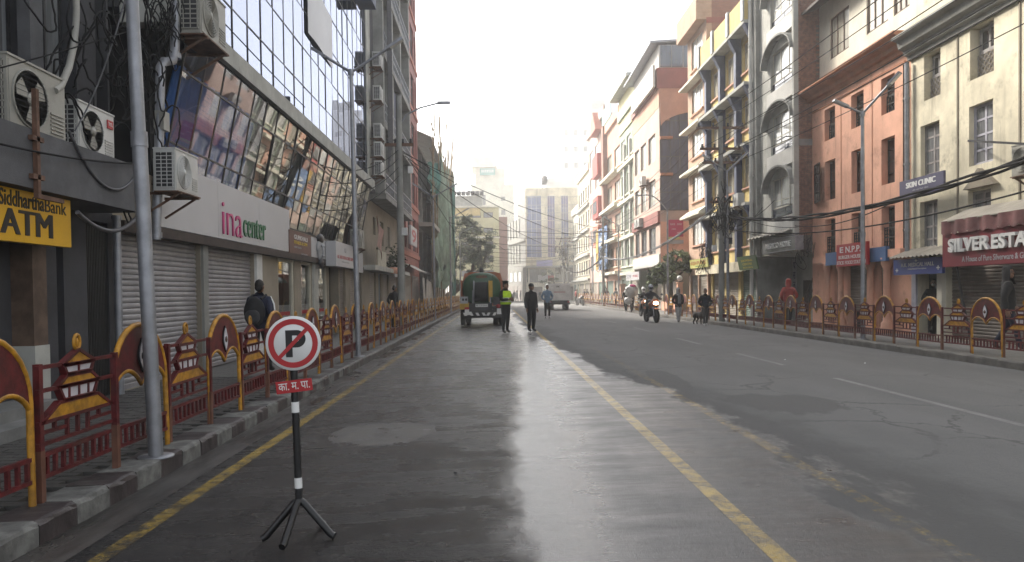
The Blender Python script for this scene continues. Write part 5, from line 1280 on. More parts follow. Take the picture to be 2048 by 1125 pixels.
# ------------------------------------------------------------------ lamp posts, poles, cables
def lamp_post(label, p, h, arms, r=.06, lean=(0, 0), collar=2.8, group='galvanised street lamp posts', curved=False):
    t = thing('street_lamp', label, 'street lamp', p, 0, group)
    L = lambda z: (lean[0]*z/h, lean[1]*z/h, z)
    b = MB('metal_grey'); b.tube([L(0), L(collar)], r, 14); b.tube([L(collar-.03), L(collar+.1)], r*1.12, 14); b.tube([L(collar), L(h)], [r*.92, r*.72], 14)
    b.lathe([(r*2.4, 0), (r*2.4, .015), (r*1.2, .02)], (0, 0, 0), 14); b.tube([L(h-.06), L(h+.06)], r*1.05, 12); b.build('pole', t)
    for a in arms:
        e = Vector(L(h))+Vector(a[:3]); s = Vector(L(h))
        pth = [s, e] if not curved else [s+(e-s)*k+Vector((0, 0, .35*math.sin(math.pi*k)))*1 for k in (0, .15, .3, .45, .6, .8, 1)]
        ar = MB('metal_grey').tube(pth, r*.55, 8).build('arm', t)
        d = (e-s).normalized()
        if curved: d = Vector((d.x, d.y, 0)).normalized()
        hd = MB('metal_grey'); u = Vector((0, 0, 1)); x = d.cross(u).normalized(); z = x.cross(d)
        T = Matrix((x, d, z)).transposed().to_4x4(); T.translation = e-d*.05
        hd.box(-.075, .075, 0, .42, -.025, .035, T); hd.use('letter_white').box(-.06, .06, .08, .40, -.032, -.026, T); hd.build('lamp_head', ar)
    return t
P = at(312, 915, Z=SW); lamp_post('nearest grey lamp post, rising beside the bank building', P, 6.6, [(-.7, .1, .4), (1.0, -.1, .5)], .062, (-.20, 0), 2.72)
P = at(717, 714, Z=SW); lamp_post('grey twin lamp post in front of the white boxed shop sign', P, 6.3, [(-.62, .2, .42), (.85, -.1, .5)], .06, (-.06, 0), 2.6)
P = at(869, 643, Z=SW); lamp_post('slim twin lamp post before the nets of the building site', (-3.1, Yp(869, -3.1), SW), 6.4, [(-.75, 0, .5), (.95, 0, .5)], .06)
lamp_post('far lamp post with one arm beside the leaning tree', (-3.0, Yp(902, -3.0), SW), 6.6, [(1.0, 0, .5)], .06)
lamp_post('farthest lamp post of the dark kerb, half hidden by the tanker', (-2.95, Yp(921, -2.95), SW), 6.6, [(1.0, 0, .5)], .06)
lamp_post('grey twin lamp post standing before the orange house', (10.0, Yp(1726, 10.0), SW), 6.1, [(-.45, 0, .2), (.42, -.6, .62)], .062, (0, 0), 2.8)
lamp_post('grey lamp post beside the concrete utility pole and navy columns', (9.95, Yp(1456, 9.95), SW), 6.4, [(-.75, 0, .5), (.5, -.3, .5)], .06)
lamp_post('lamp post with a long curved arm before the magenta poster', (10.1, Yp(1336, 10.1), SW), 6.0, [(-1.5, 0, .9)], .06, (0, 0), 2.8, curved=True)
lamp_post('lamp post by the porter with the white sack', (10.0, Yp(1238, 10.0), SW), 6.6, [(-.8, 0, .5), (.8, 0, .5)], .06)
lamp_post('lamp post far down the sunlit kerb', (10.0, Yp(1186, 10.0), SW), 6.6, [(-1.0, 0, .5)], .06)
rw = random.Random(21)
def utility_pole(label, p, h, arms=((0, 0),), r=.13, boxes=0, lean=0., m='concrete'):
    t = thing('utility_pole', label, 'utility pole', p, 0)
    MB(m).tube([(0, 0, -.05), (lean, 0, h)], [r, r*.7], 12).build('pole', t)
    for z, L in arms:
        b = MB('rust').box(-L, L, -.05, .05, z-.05, z+.05); a = b.build('cross_arm', t)
        for i in range(4): MB('metal_dark').lathe([(.03, z+.05), (.06, z+.10), (.03, z+.13), (.055, z+.17), (.02, z+.22)], (-L+.1+i*(2*L-.2)/3, 0, 0), 8).build('insulator', a)
    for i in range(boxes):
        z = 3+rw.random()*2.6; s_ = rw.uniform(.12, .22); x, y = rw.uniform(-.45, .35), rw.uniform(-.35, .1)
        MB(rw.choice(('paint_greybox', 'metal_dark', 'letter_white'))).box(x, x+s_, y, y+s_*.7, z, z+s_*1.4).build('junction_box', t)
    return t
utility_pole('tall dark concrete utility pole on the shaded pavement with an arm lamp', (-3.25, Yp(803, -3.25), SW), 8.3, ((6.6, .5),), .14, 2)
lm = MB('metal_grey').tube([(-3.25, 26.5, 7.4), (-3.0, 26.5, 7.8), (-2.5, 26.5, 8.05), (-1.9, 26.5, 8.2)], .03, 8).box(-1.9, -1.45, 26.43, 26.57, 8.18, 8.26)
tag(lm.build('street_lamp'), 'curved lamp arm fixed to the dark concrete utility pole', 'street lamp')
UP = (9.9, Yp(1446, 9.9)+.2, SW)
utility_pole('cable laden concrete utility pole with cross arms before the navy columns', UP, 8.9, ((8.4, 1.05), (7.5, .9), (6.9, .8), (5.2, .5)), .14, 9)
utility_pole('crowded utility pole before the blue shop banner', (10.0, Yp(1207, 10.0), SW), 8.2, ((7.6, .7), (6.8, .7)), .14, 6)
utility_pole('far utility pole with transformer boxes before the blue glass block', (8.6, 92, 0), 8.6, ((8, .9), (7, .9), (5.5, .6)), .15, 10)
utility_pole('second far utility pole beside the transformer boxes', (9.3, 94, 0), 8.4, ((7.8, .8),), .13, 4)
def cable(label, a, b, sag, r=.02, m='cable', group=None, n=18, name='overhead_cable', strands=1, twist=.0):
    a, b = Vector(a), Vector(b); mb = MB(m)
    for s_ in range(strands):
        ph = s_*2.1; rr = twist if strands > 1 else 0
        mb.tube([a.lerp(b, k/n)+Vector((rr*math.cos(ph+k*.7), 0, rr*math.sin(ph+k*.7)-sag*4*(k/n)*(1-k/n)+(.04*math.sin(k*1.3+ph)*rr*6 if strands > 1 else 0))) for k in range(n+1)], r, 5)
    return tag(mb.build(name), label, 'cable', group)
u = Vector(UP)
for k, (dx, z) in enumerate(((-.95, 8.6), (-.35, 8.6), (.95, 8.6), (-.8, 7.7), (.8, 7.7), (-.7, 7.1), (.7, 7.1))):
    cable('thin wire running along the sunlit street on the pole cross arms', (u.x+dx, u.y, z), (u.x+dx+.4, 2, z+.2), .35, .013, 'cable', 'thin parallel wires of the sunlit street')
    cable('thin wire running along the sunlit street on the pole cross arms', (u.x+dx, u.y, z), (10+dx*.6, 65, z-.6), .5, .013, 'cable', 'thin parallel wires of the sunlit street')
e1 = at(2120, 296, X=10.2)
cable('thick black bundle of cables sagging past the skin clinic sign', (u.x+.1, u.y-.1, 4.75), e1, .60, .032, 'cable', None, 24, 'cable_bundle', 6, .055)
cable('slack cable below the thick bundle in front of the orange house', (u.x+.1, u.y-.1, 4.2), at(2110, 366, X=11.2), .55, .022)
cable('looping cable hanging from the concrete pole to the orange house', at(1590, 452, X=11.2), at(1830, 380, X=11.9), .35, .018)
cable('thick cable bundle swooping from the pole past the street tree', (u.x-.1, u.y, 5.2), (10.0, Yp(1207, 10.0), 4.6), .95, .03, 'cable_grey', None, 24, 'cable_bundle', 5, .05)
cable('dark cable bundle sagging on toward the far transformer poles', (10.0, Yp(1207, 10.0), 4.7), (9.0, 92, 4.2), .8, .03, 'cable', None, 18, 'cable_bundle', 4, .05)
lp_ = Vector((-3.25, Yp(803, -3.25), 6.6))
for k, (b_, sg_) in enumerate((((9.9, 70, 6.6), .9), ((10.6, 60, 6.4), .7), ((9.9, 90, 6.5), 1.0), ((4, 113, 7), .8), ((-2, 108, 6), .5))):
    cable(('dark cable crossing the street from the concrete utility pole', 'cable crossing to the green house', 'low cable crossing toward the far houses', 'cable running to the blue glass block', 'cable running to the lemon block')[k], lp_+Vector((.1*k, 0, -.12*k)), b_, sg_, .015)
for k in range(9):
    cable('thin wire strung across the far end of the street', (-3.1, 52+k*5, 6.4-.15*k), (10.2, 58+k*5.5, 6.2+.2*math.sin(k*2)), .45+.05*k, .018, 'cable', 'thin wires across the far street')
for k in range(6):
    cable('service wire dropping from the concrete pole to a nearby front', (u.x, u.y, 5.2-.25*k), (11.2, u.y+rw.uniform(-7, 7), rw.uniform(2.9, 5.2)), .3, .012, 'cable', 'service wires from the cable laden pole')
cable('black cable looping along the shaded ledge', at(-260, 215, X=-4.7), at(278, 328, X=-4.75), .1, .012)
cable('long grey cable drooping over the concrete ledge', at(258, -30, X=-4.7), at(150, 262, X=-4.85), .18, .009, 'cable_grey')
cable('cable slanting from the cream air conditioner to the lamp post', at(-260, 200, X=-4.9), at(272, 58, X=-4.6), .03, .008)
cable('cable hanging across the mirror glass from the upper air conditioner', at(405, 0, X=-4.7), at(610, 215, X=-4.7), .02, .012)
cable('lowest cable draped below the ledge over the dark gate', at(138, 262, X=-4.78), at(276, 345, X=-4.78), .42, .018, 'cable_grey')
cable('thick looping cable below the ledge', at(155, 425, X=-4.75), at(278, 430, X=-5.0), .22, .028, 'cable_grey')
for k in range(4): cable('sagging wire along the front of the balcony building', at(640, 330+30*k, X=-4.7), lp_+Vector((0, 0, -.3*k)), .4, .014, 'cable', 'sagging wires before the balcony building')
def tangle(label, c, n, r, seed, m='cable', spread=.35):
    rr = random.Random(seed); b = MB(m); c = Vector(c)
    for i in range(n):
        q = c+Vector((rr.gauss(0, spread*.3), rr.gauss(0, spread), rr.gauss(0, spread))); R1 = rr.uniform(.15, .4); tl = rr.uniform(0, 6); st = rr.uniform(.5, 1.6)
        b.tube([q+Vector((rr.uniform(-.02, .02)+.1*math.sin(a*.5+tl), R1*math.cos(a*st/2+tl), R1*1.2*math.sin(a*.5))) for a in [w_*.5 for w_ in range(30)]], r, 5, False)
    return tag(b.build('cable_tangle', kind='stuff'), label, 'cables')
tangle('tangle of black cables in the dark gap above the concrete ledge', at(215, 150, X=-5.2), 34, .012, 1, spread=.7)
tangle('coils of black cable on the grey downpipe above the mirror band', at(335, 25, X=-5.0), 16, .010, 2, spread=.25)
tangle('knot of cables hanging on the concrete pole before the navy columns', (u.x, u.y-.2, 4.6), 40, .016, 3, spread=.5)
tangle('loose cables over the doorways of the brick and yellow buildings', (11.0, 38.8, 3.05), 20, .014, 4, spread=.42)
tangle('loose cables hanging by the burger house sign', (11.8, 28.0, 3.1), 8, .010, 5, spread=.25)
tangle('cable coils on the crowded pole before the blue shop banner', (10.0, Yp(1207, 10.0), 4.6), 34, .02, 6, spread=.9)
tangle('cables bunched on the far transformer pole', (8.6, 92, 6), 40, .03, 7, spread=1.3)
dp = thing('drainpipe', 'stout grey drainpipe with elbow between the bank and the mirror band', 'drainpipe', (0, 0, 0))
MB('metal_grey').tube([at(352, -60, X=-4.95), at(350, 100, X=-4.95), at(345, 122, X=-4.97), at(328, 124, X=-5.0), at(321, 135, X=-5.02), at(318, 300, X=-5.05), at(312, 480, X=-5.1)], .07, 12).build('pipe', dp)
for py in (112, 470): MB('metal_grey').tube([at(351 if py < 200 else 312.5, py-5, X=-4.95 if py < 200 else -5.1), at(351 if py < 200 else 312.5, py+6, X=-4.95 if py < 200 else -5.1)], .085, 12).build('collar', dp)
tag(MB('ac_cream').box(-5.1, -4.95, Yp(328, -5), Yp(340, -5), Zp(333, 265, -5), Zp(333, 228, -5)).build('meter_box'), 'small white meter box on the grey drainpipe', 'meter box')
ac_unit('cream air conditioner with ringed fan above the white fascia', (-4.72, Yp(357, -4.72), Zp(375, 388, -4.72)), R(90), 'ac_white', False, True, 1.0)
t = ac_unit('big cream air conditioner high on the pale ledge corner', (-4.55, Yp(414, -4.55), Zp(414, 75, -4.55)), R(90), 'ac_cream', False, True, 1.3)
# ------------------------------------------------------------------ the no parking stand
P = road_pt(601, 1077); s_ = 1500/P.y
ns = thing('no_parking_sign', 'portable round no parking sign on a black tripod pole at the yellow line', 'road sign', P, R(2))
ns.rotation_euler = (0, R(-1.2), R(2))
b = MB('paint_black'); b.tube([(0, 0, .20), (0, 0, 1.12)], .0225, 16); b.build('pole', ns)
for a in (190, 255, 345, 62):
    d = Vector((math.cos(R(a)), math.sin(R(a)), 0)); L = .225
    MB('paint_black').tube([(0, 0, .235), d*.03+Vector((0, 0, .22)), d*L*.9+Vector((0, 0, .03)), d*L+Vector((0, 0, .022))], .0215, 12).build('leg', ns)
for z in (.805, .342): MB('chrome' if 0 else 'letter_white').tube([(0, 0, z-.032), (0, 0, z+.032)], .0235, 16).build('reflective_band', ns)
zc_ = 1.495-(687-589)/s_; rd_ = .172
d = MB('paint_white').lathe([(rd_, -.045), (rd_+.003, -.042), (rd_+.003, -.036), (rd_, -.033)], (0, 0, zc_), 48, 'y').build('disc', ns)
ring = MB('sign_red'); n = 48
for (ro, ri) in ((.157, .122),):
    vs = [(r_*math.cos(2*math.pi*i/n), -.0462, zc_+r_*math.sin(2*math.pi*i/n)) for r_ in (ro, ri) for i in range(n)]
    ring.add(vs, [(i, (i+1) % n, n+(i+1) % n, n+i) for i in range(n)])
T = Matrix.Rotation(R(-45), 4, 'Y'); T.translation = Vector((0, 0, zc_)); ring.box(-.130, .130, -.0478, -.0476, -.0125, .0125, T); ring.build('prohibition_ring', d)
# letter P cut from plate
pl = MB('sign_black'); pz = zc_-.088; px_ = -.047
out = [(px_, pz), (px_+.043, pz), (px_+.043, pz+.062)]+[(px_+.072+.056*math.cos(a*math.pi/12), pz+.117+.056*math.sin(a*math.pi/12)) for a in range(-6, 7)]+[(px_, pz+.173)]
T2 = Matrix.Identity(4); y_ = -.0468
def tri_quads(poly_in, poly_out): pass
pl.add([(p[0], y_, p[1]) for p in [(px_, pz), (px_+.043, pz), (px_+.043, pz+.173), (px_, pz+.173)]], [(0, 1, 2, 3)])
oo = [(px_+.043, pz+.173)]+[(px_+.072+.056*math.cos(a*math.pi/12), pz+.117+.056*math.sin(a*math.pi/12)) for a in range(6, -7, -1)]+[(px_+.043, pz+.061)]
ii = [(px_+.043, pz+.138)]+[(px_+.066+.021*math.cos(a*math.pi/12), pz+.117+.021*math.sin(a*math.pi/12)) for a in range(6, -7, -1)]+[(px_+.043, pz+.096)]
k = len(oo); pl.add([(p[0], y_, p[1]) for p in oo+ii], [(i, i+1, k+i+1, k+i) for i in range(k-1)]); pl.build('letter', d); d.scale = (.94, 1, .94); d.location = (.012, 0, zc_*.06)
zp_ = 1.492-(771-589)/s_
pp = MB('sign_red').box(-.108, .108, -.032, -.026, -.037, .037).build('plate', ns, (0.005, 0, zp_), (0, R(-5), 0))
lettering('का. म. पा.', 'letter_white', pp, -.093, -.020, .186, .043, -.033, .001, .004)
# ------------------------------------------------------------------ trees
def leaves(mb, c, rad, n, size, seed, shape=None, droop=.0):
    rr = random.Random(seed); c = Vector(c)
    cl = [Vector((rr.gauss(0, .5)*rad[0], rr.gauss(0, .5)*rad[1], rr.gauss(0, .5)*rad[2])) for _ in range(max(6, n//90))]
    for i in range(n):
        k = rr.choice(cl); p = c+k+Vector((rr.gauss(0, .13)*rad[0], rr.gauss(0, .13)*rad[1], rr.gauss(0, .11)*rad[2]))
        d = Vector((rr.gauss(0, 1), rr.gauss(0, 1), rr.gauss(-droop, .6))).normalized()*size*rr.uniform(.6, 1.3)
        e = d.cross(Vector((rr.gauss(0, .4), rr.gauss(0, .4), 1))).normalized()*size*rr.uniform(.25, .4)
        mb.use(rr.choice(shape or ('leaf_dark', 'leaf_dark', 'leaf_olive')))
        mb.add([p-d, p+e*.9-d*.2, p+d, p-e*.9-d*.2], [(0, 1, 2, 3)])
def tree(label, base, limbs, crowns, n, size, seed, mats=None, droop=0.):
    t = thing('tree', label, 'tree', base); b = MB('bark')
    for pth, r in limbs: b.tube(pth, r, 9)
    b.build('trunk', t); mb = MB('leaf_dark')
    for i, (c, rad, f) in enumerate(crowns): leaves(mb, c, rad, int(n*f), size, seed+i, mats, droop)
    mb.build('crown', t, kind='stuff'); return t
by = 78
tb = at(888, 612, Y=by); tb.z = SW
g = lambda px, py, dy=0: at(px, py, Y=by+dy)-tb
tree('big dark tree leaning out over the street behind the tanker', tb,
    [([(0, 0, 0), g(897, 592), g(915, 578), g(935, 560)], [.42, .38, .32, .25]), ([g(935, 560), g(945, 540), g(950, 500)], [.22, .16, .07]), ([g(915, 578), g(905, 545), g(918, 500)], [.2, .15, .06]), ([g(935, 560), g(965, 535), g(975, 505)], [.16, .1, .05]),
     ([g(905, 545), g(895, 510), g(900, 480)], [.12, .09, .04])],
    [(g(940, 470), (1.9, 1.9, 1.5), 1.1), (g(915, 505), (1.8, 1.8, 1.4), 1), (g(955, 515), (1.6, 1.9, 1.3), 1), (g(905, 545), (1.3, 1.5, 1.3), .7), (g(935, 445), (1.1, 1.1, .8), .5), (g(972, 495), (1.0, 1.2, .9), .5), (g(958, 545), (1.0, 1, .6), .25)], 3600, .14, 40, None, .2)
ty = Yp(1342, 10.55); tb = Vector((10.55, ty, SW)); g = lambda px, py, dy=0: at(px, py, Y=ty+dy)-tb
tree('leafy street tree on the sunlit pavement before the corner building', tb,
    [([(0, 0, 0), (0, 0, 1.2), g(1342, 560)], [.16, .13, .11]), ([g(1342, 570), g(1320, 545), g(1305, 535)], [.09, .06, .03]), ([g(1342, 560), g(1350, 530), g(1360, 505)], [.09, .06, .03]), ([g(1342, 565), g(1370, 540), g(1388, 525)], [.07, .05, .03])],
    [(g(1345, 545), (1.1, 1.1, .7), 1), (g(1318, 555), (.8, .8, .6), .8), (g(1362, 520), (.9, .9, .65), .9), (g(1385, 530), (.6, .7, .55), .5), (g(1335, 520), (.7, .7, .5), .5), (g(1305, 570), (.45, .5, .4), .3)], 950, .19, 60, ('leaf_olive', 'leaf_olive', 'leaf_dark', 'leaf_bright'), .3)
ty = 100; tb = Vector((7.3, ty, 0)); g = lambda px, py: at(px, py, Y=ty)-tb
tree('small green tree among the poles at the street end', tb, [([(0, 0, 0), g(1108, 570), g(1108, 555)], [.15, .1, .06])], [(g(1108, 556), (1.2, 1.1, 1.0), 1), (g(1100, 565), (.8, .8, .7), .5)], 700, .14, 80)
tb = Vector((1.0, 104, 0)); g = lambda px, py: at(px, py, Y=104)-tb
tree('row of dark shrubs before the lemon block', tb, [([(0, 0, 0), g(990, 560)], [.1, .05])], [(g(990, 555), (.6, .6, 1.2), .5), (g(960, 560), (1.0, .6, .9), .6), (g(975, 562), (.9, .6, .6), .5)], 700, .12, 90)
# ------------------------------------------------------------------ orange pillar with lamp globe
gp_ = thing('gate_pillar', 'slim orange pillar with a white globe lamp at the gap in the railing', 'pillar', (9.85, Yp(1346, 9.85)-1.5, SW))
MB('plaster_orange').box(-.13, .13, -.13, .13, 0, 1.75).box(-.16, .16, -.16, .16, 1.75, 1.82).build('shaft', gp_)
MB('metal_dark').cyl((0, 0, 1.82), (0, 0, 1.9), .05).build('collar', gp_); MB('letter_white').ell((0, 0, 2.02), (.15, .15, .15), 14, 10).build('globe', gp_)
op_ = MB('plaster_orange').box(-.22, .22, -.22, .22, 0, 1.9).box(-.27, .27, -.27, .27, 1.9, 2.0); tag(op_.build('gate_pillar', None, (11.0, 64, SW)), 'orange painted pillar behind the far railing', 'pillar')
q_ = at(731, -6, X=-4.7)
tag(MB('paint_navy').box(-5.1, -4.45, q_.y, q_.y+.9, q_.z-.15, q_.z+.7).build('box_sign'), 'dark blue box projecting high on the pale pilaster above the lamp arm', 'sign')
# ------------------------------------------------------------------ vehicles
def wheel(parent, c, r, w, axis='x', hub='metal_grey'):
    o = MB('rubber').lathe([(r*.62, -w/2), (r*.93, -w/2), (r, -w*.32), (r, w*.32), (r*.93, w/2), (r*.62, w/2)], (0, 0, 0), 26, axis).build('wheel', parent, c)
    MB(hub).lathe([(r*.2, -w*.5), (r*.6, -w*.42), (r*.6, w*.42), (r*.2, w*.5)], (0, 0, 0), 18, axis).build('rim', o); return o
P = road_pt(964, 652); k = P.y/1500*88/1.92
tr = thing('tanker_truck', 'green tanker truck seen from behind with black hose reel and striped bumper', 'truck', P); tr.scale = (k, k, k)
for x in (-.72, .72):
    for dx in (-.13, .13): wheel(tr, (x+dx, .75, .41), .41, .2)
    wheel(tr, (x, 3.4, .41), .41, .22)
MB('metal_dark').box(-.45, -.33, .05, 4.6, .55, .72).box(.33, .45, .05, 4.6, .55, .72).box(-.95, .95, .3, 2.5, .72, .80).box(-.6, .6, .05, .2, .42, .7).cyl((-.8, .75, .41), (.8, .75, .41), .09).build('chassis', tr)
for x in (-.88, .44): MB('metal_dark').box(x, x+.44, .28, .32, .1+.22, .62).build('mud_flap', tr)
ty_ = [(0, .0), (.25, -.02), (.45, .02), (.56, .1), (.6, .2)]
b = MB('paint_green'); n = 28
prof = [(.15, .12), (.6, .16), (.88, .24), (1.0, .36), (1.0, 2.9), (.9, 3.05), (.3, 3.12)]
vs = []
for f_, y in prof:
    for j in range(n):
        a = 2*math.pi*j/n; c, s_ = math.cos(a), math.sin(a)
        e_ = .8; vs.append((f_*.84*math.copysign(abs(c)**e_, c), y, 1.62+f_*.72*math.copysign(abs(s_)**e_, s_)))
b.add(vs, [(i*n+j, i*n+(j+1) % n, (i+1)*n+(j+1) % n, (i+1)*n+j) for i in range(len(prof)-1) for j in range(n)]+[tuple(range(n))], True); tank = b.build('tank', tr)
MB('metal_dark').lathe([(.10, 2.34), (.10, 2.44), (.05, 2.46)], (0, .9, 0), 12).ell((0, .9, 2.46), (.09, .09, .09), 10, 8).build('valve', tank)
for x in (-.48, .48): MB('paint_green').bar((x, .2, 1.1), (x, .2, 2.2), .05).build('ladder_rail', tank)
MB('rust').prism([(-.25, 2.10), (-.05, 2.06), (0, 2.09), (.05, 2.06), (.25, 2.10), (.24, 2.19), (.05, 2.21), (0, 2.18), (-.05, 2.21), (-.24, 2.19)], .17, .2).build('badge', tank)
cab = MB('paint_orange'); cab.prism([(-.93, .8), (.93, .8), (.93, 2.1), (.86, 2.36), (.6, 2.43), (-.6, 2.43), (-.86, 2.36), (-.93, 2.1)], 3.2, 4.7); cab.box(-.93, -.86, .5, 3.2, 1.0, 2.0).box(.86, .93, .5, 3.2, 1.0, 2.0).build('cab', tr)
rl_ = MB('rubber'); pr = []
for i in range(13): pr += [(.40, -.29+i*.045), (.43, -.275+i*.045)]
rl_.lathe(pr, (0, .0, 1.5), 26, 'x'); reel = rl_.build('hose_reel', tr)
for x in (-.33, .33): MB('metal_grey' if x < 0 else 'paint_yellow').lathe([(.47, -.02), (.47, .02)], (x, 0, 1.5), 26, 'x').build('flange', reel)
for x in (-.38, .38): MB('metal_grey').bar((x, 0, .95), (x, 0, 1.55), .06).build('reel_stand', tr)
MB('paint_yellow').box(.34, .48, -.42, -.36, 1.25, 1.95).build('reel_guard', tr)
MB('metal_dark').box(-.55, .45, -.1, .1, .62, .98).build('rear_panel', tr)
pt_ = MB('letter_white').box(-.27, .27, -.12, -.105, .82, .95).build('number_plate', tr); lettering('बा १ प २२०५', 'sign_black', pt_, -.24, .845, .48, .08, -.123, .002, .006)
bp = MB('paint_black').box(-.9, .9, -.08, .06, .42, .58).build('bumper', tr)
for i in range(6):
    x = -.82+i*.27; s_ = .07 if i < 4 else -.07
    MB('letter_white').prism([(x, .575), (x+.12, .575), (x+.12+s_, .445), (x+s_, .445)], -.086, -.078).build('stripe', bp)
MB('paint_yellow').box(-.96, -.38, -.06, .3, .72, .98).build('tail_box', tr); MB('letter_red').box(-.75, -.45, -.075, -.06, .72, .82).build('tail_light', tr)
MB('letter_white').box(-.74, -.44, -.09, -.07, .48, .72).build('mud_plate', tr)
pm_ = MB('letter_grey').box(-.9, -.6, -.05, .2, .98, 1.28).build('pump_panel', tr); MB('sign_black').box(-.85, -.76, -.06, -.05, 1.1, 1.2).box(-.72, -.63, -.06, -.05, 1.1, 1.2).build('gauge', pm_)
MB('sign_red').lathe([(.09, -.1), (.09, -.04)], (.72, 0, .85), 14, 'y').build('tail_light', tr); MB('letter_white').box(.66, .86, -.1, -.08, .5, .75).build('plate', tr)
MB('metal_dark').box(.5, .9, -.02, .4, .9, 1.25).build('tool_box', tr)

P = road_pt(1119, 621); k = P.y/1500*49/1.8
gt = thing('refuse_truck', 'grey steel box truck seen from behind in the middle of the street', 'truck', P); gt.scale = (k, k, k)
for x in (-.5, .62): wheel(gt, (x, .9, .36), .36, .24)
for x in (-.6, .62): wheel(gt, (x, 3.2, .36), .36, .22)
b = MB('paint_greybox'); pr = [(-.86, .72), (.86, .72), (.92, 1.55), (.78, 1.98), (-.78, 1.98), (-.92, 1.55)]; b.prism(pr, .1, 2.9); body = b.build('box_body', gt)
MB('paint_greybox').box(-.84, .84, .04, .1, .74, .80).box(-.88, .88, .04, .1, 1.5, 1.56).box(-.88, -.82, .05, .1, .75, 1.5).box(.82, .88, .05, .1, .75, 1.5).build('tail_frame', body)
MB('letter_red').box(-.4, .45, .085, .099, 1.32, 1.36).build('red_stripe', body); lettering('KMC', 'sign_black', body, -.22, 1.68, .3, .14, .096, .002, .004)
MB('metal_dark').box(-.7, .7, .1, 3.9, .48, .72).box(-.8, .8, .1, .25, .42, .56).build('chassis', gt)
MB('paint_black').box(-.8, .8, 3.0, 4.3, .5, 1.9).build('cab', gt)
for x in (-.75, .6): MB('letter_red').box(x, x+.15, .08, .1, .56, .66).build('tail_light', gt)

def motorbike(label, p, rz, lit=True, sc=1., col='paint_orange'):
    t = thing('motorcycle', label, 'motorcycle', p, rz); t.scale = (sc, sc, sc)
    for y in (-.66, .66): 
        w = MB('rubber').lathe([(.24, -.05), (.285, -.055), (.31, -.03), (.315, 0), (.31, .03), (.285, .055), (.24, .05)], (0, 0, 0), 24, 'x').build('wheel', t, (0, y, .315))
        MB('metal_dark').lathe([(.05, -.03), (.24, -.035), (.24, .035), (.05, .03)], (0, 0, 0), 14, 'x').build('rim', w)
    b = MB('chrome')
    for x in (-.1, .1): b.tube([(x, -.66, .315), (x*1.05, -.42, .95)], .028, 8)
    b.tube([(-.38, -.28, 1.08), (-.2, -.38, 1.04), (0, -.42, 1.0), (.2, -.38, 1.04), (.38, -.28, 1.08)], .018, 8).build('fork', t)
    b = MB(col); b.ell((0, -.1, .82), (.17, .32, .16), 14, 10); b.box(-.13, .13, .1, .7, .62, .72); b.add([(-.1, -.95, .62), (.1, -.95, .62), (.1, -.5, .68), (-.1, -.5, .68)], [(0, 1, 2, 3)]); b.build('tank', t)
    MB('metal_dark').box(-.17, .17, -.25, .25, .28, .62).box(-.04, .04, -.4, .6, .55, .7).cyl((.16, .1, .3), (.2, .8, .38), .045).box(-.22, -.16, -.1, .2, .3, .5).box(-.3, .3, .0, .06, .3, .34).build('engine', t)
    MB('rubber').box(-.14, .14, .12, .78, .74, .83).build('seat', t)
    h = MB(col); h.prism([(-.13, .78), (.13, .78), (.16, .98), (.08, 1.1), (-.08, 1.1), (-.16, .98)], -.60, -.40); hd = h.build('fairing', t)
    MB('lamp_lit' if lit else 'pane_grey').ell((0, -.60, .90), (.115, .035, .075), 14, 8).build('headlight', t)
    for s in (-1, 1):
        m_ = MB('metal_dark').tube([(s*.3, -.3, 1.08), (s*.36, -.34, 1.26)], .008, 5).ell((s*.38, -.34, 1.29), (.065, .02, .045), 10, 6).build('mirror', t)
        MB('rubber').cyl((s*.29, -.33, 1.065), (s*.40, -.27, 1.085), .024).build('grip', t)
        MB('lamp_lit' if 0 else 'paint_orange').ell((s*.2, -.52, .92), (.04, .03, .025), 8, 6).build('indicator', t)
    MB('metal_dark').box(-.02, .02, -.98, -.36, .60, .64).box(-.08, .08, -1.0, -.7, .635, .65).build('mudguard', t)
    return t
# ------------------------------------------------------------------ people
def cmat(n, c, r=.85): return mat('cloth_'+n, c, r, .25, 12, bump=.35, bscale=35)
for n, c in dict(black=(.014, .014, .016), navy=(.02, .025, .05), char=(.045, .045, .05), grey=(.20, .20, .21), blue=(.20, .29, .40), lgrey=(.42, .42, .42), red=(.36, .05, .04), maroon=(.18, .03, .03), khaki=(.30, .27, .2), brown=(.10, .065, .045), hiviz=(.55, .85, .02), white=(.65, .65, .65), olive=(.10, .11, .07), teal=(.04, .14, .15), pink=(.5, .25, .25), yellow=(.6, .5, .1)).items(): cmat(n, c)
mat('hair', (.012, .010, .009), .7, .3, 20); mat('eye', (.02, .015, .012), .3); mat('lip', (.2, .085, .06), .6)
cmat('shoe', (.02, .02, .02), .6); cmat('wshoe', (.5, .5, .5), .6)
J0 = dict(pel=(0, 0, .93), bel=(0, -.01, 1.08), che=(0, 0, 1.26), nk=(0, .02, 1.44), hd=(0, .0, 1.52),
    sL=(-.18, .01, 1.37), eL=(-.235, .03, 1.11), wL=(-.235, -.06, .88), sR=(.18, .01, 1.37), eR=(.235, .03, 1.11), wR=(.235, -.06, .88),
    hL=(-.09, 0, .88), kL=(-.10, -.02, .50), aL=(-.10, .03, .10), tL=(-.115, -.13, .045), hR=(.09, 0, .88), kR=(.10, -.02, .50), aR=(.10, .03, .10), tR=(.115, -.13, .045))
RAD = dict(pel=(.15, .115), bel=(.145, .115), che=(.165, .12), nk=(.07, .07), hd=(.055, .06), s=(.075, .075), e=(.055, .055), w=(.042, .042), h=(.105, .105), k=(.07, .07), a=(.05, .05), t=(.042, .038))
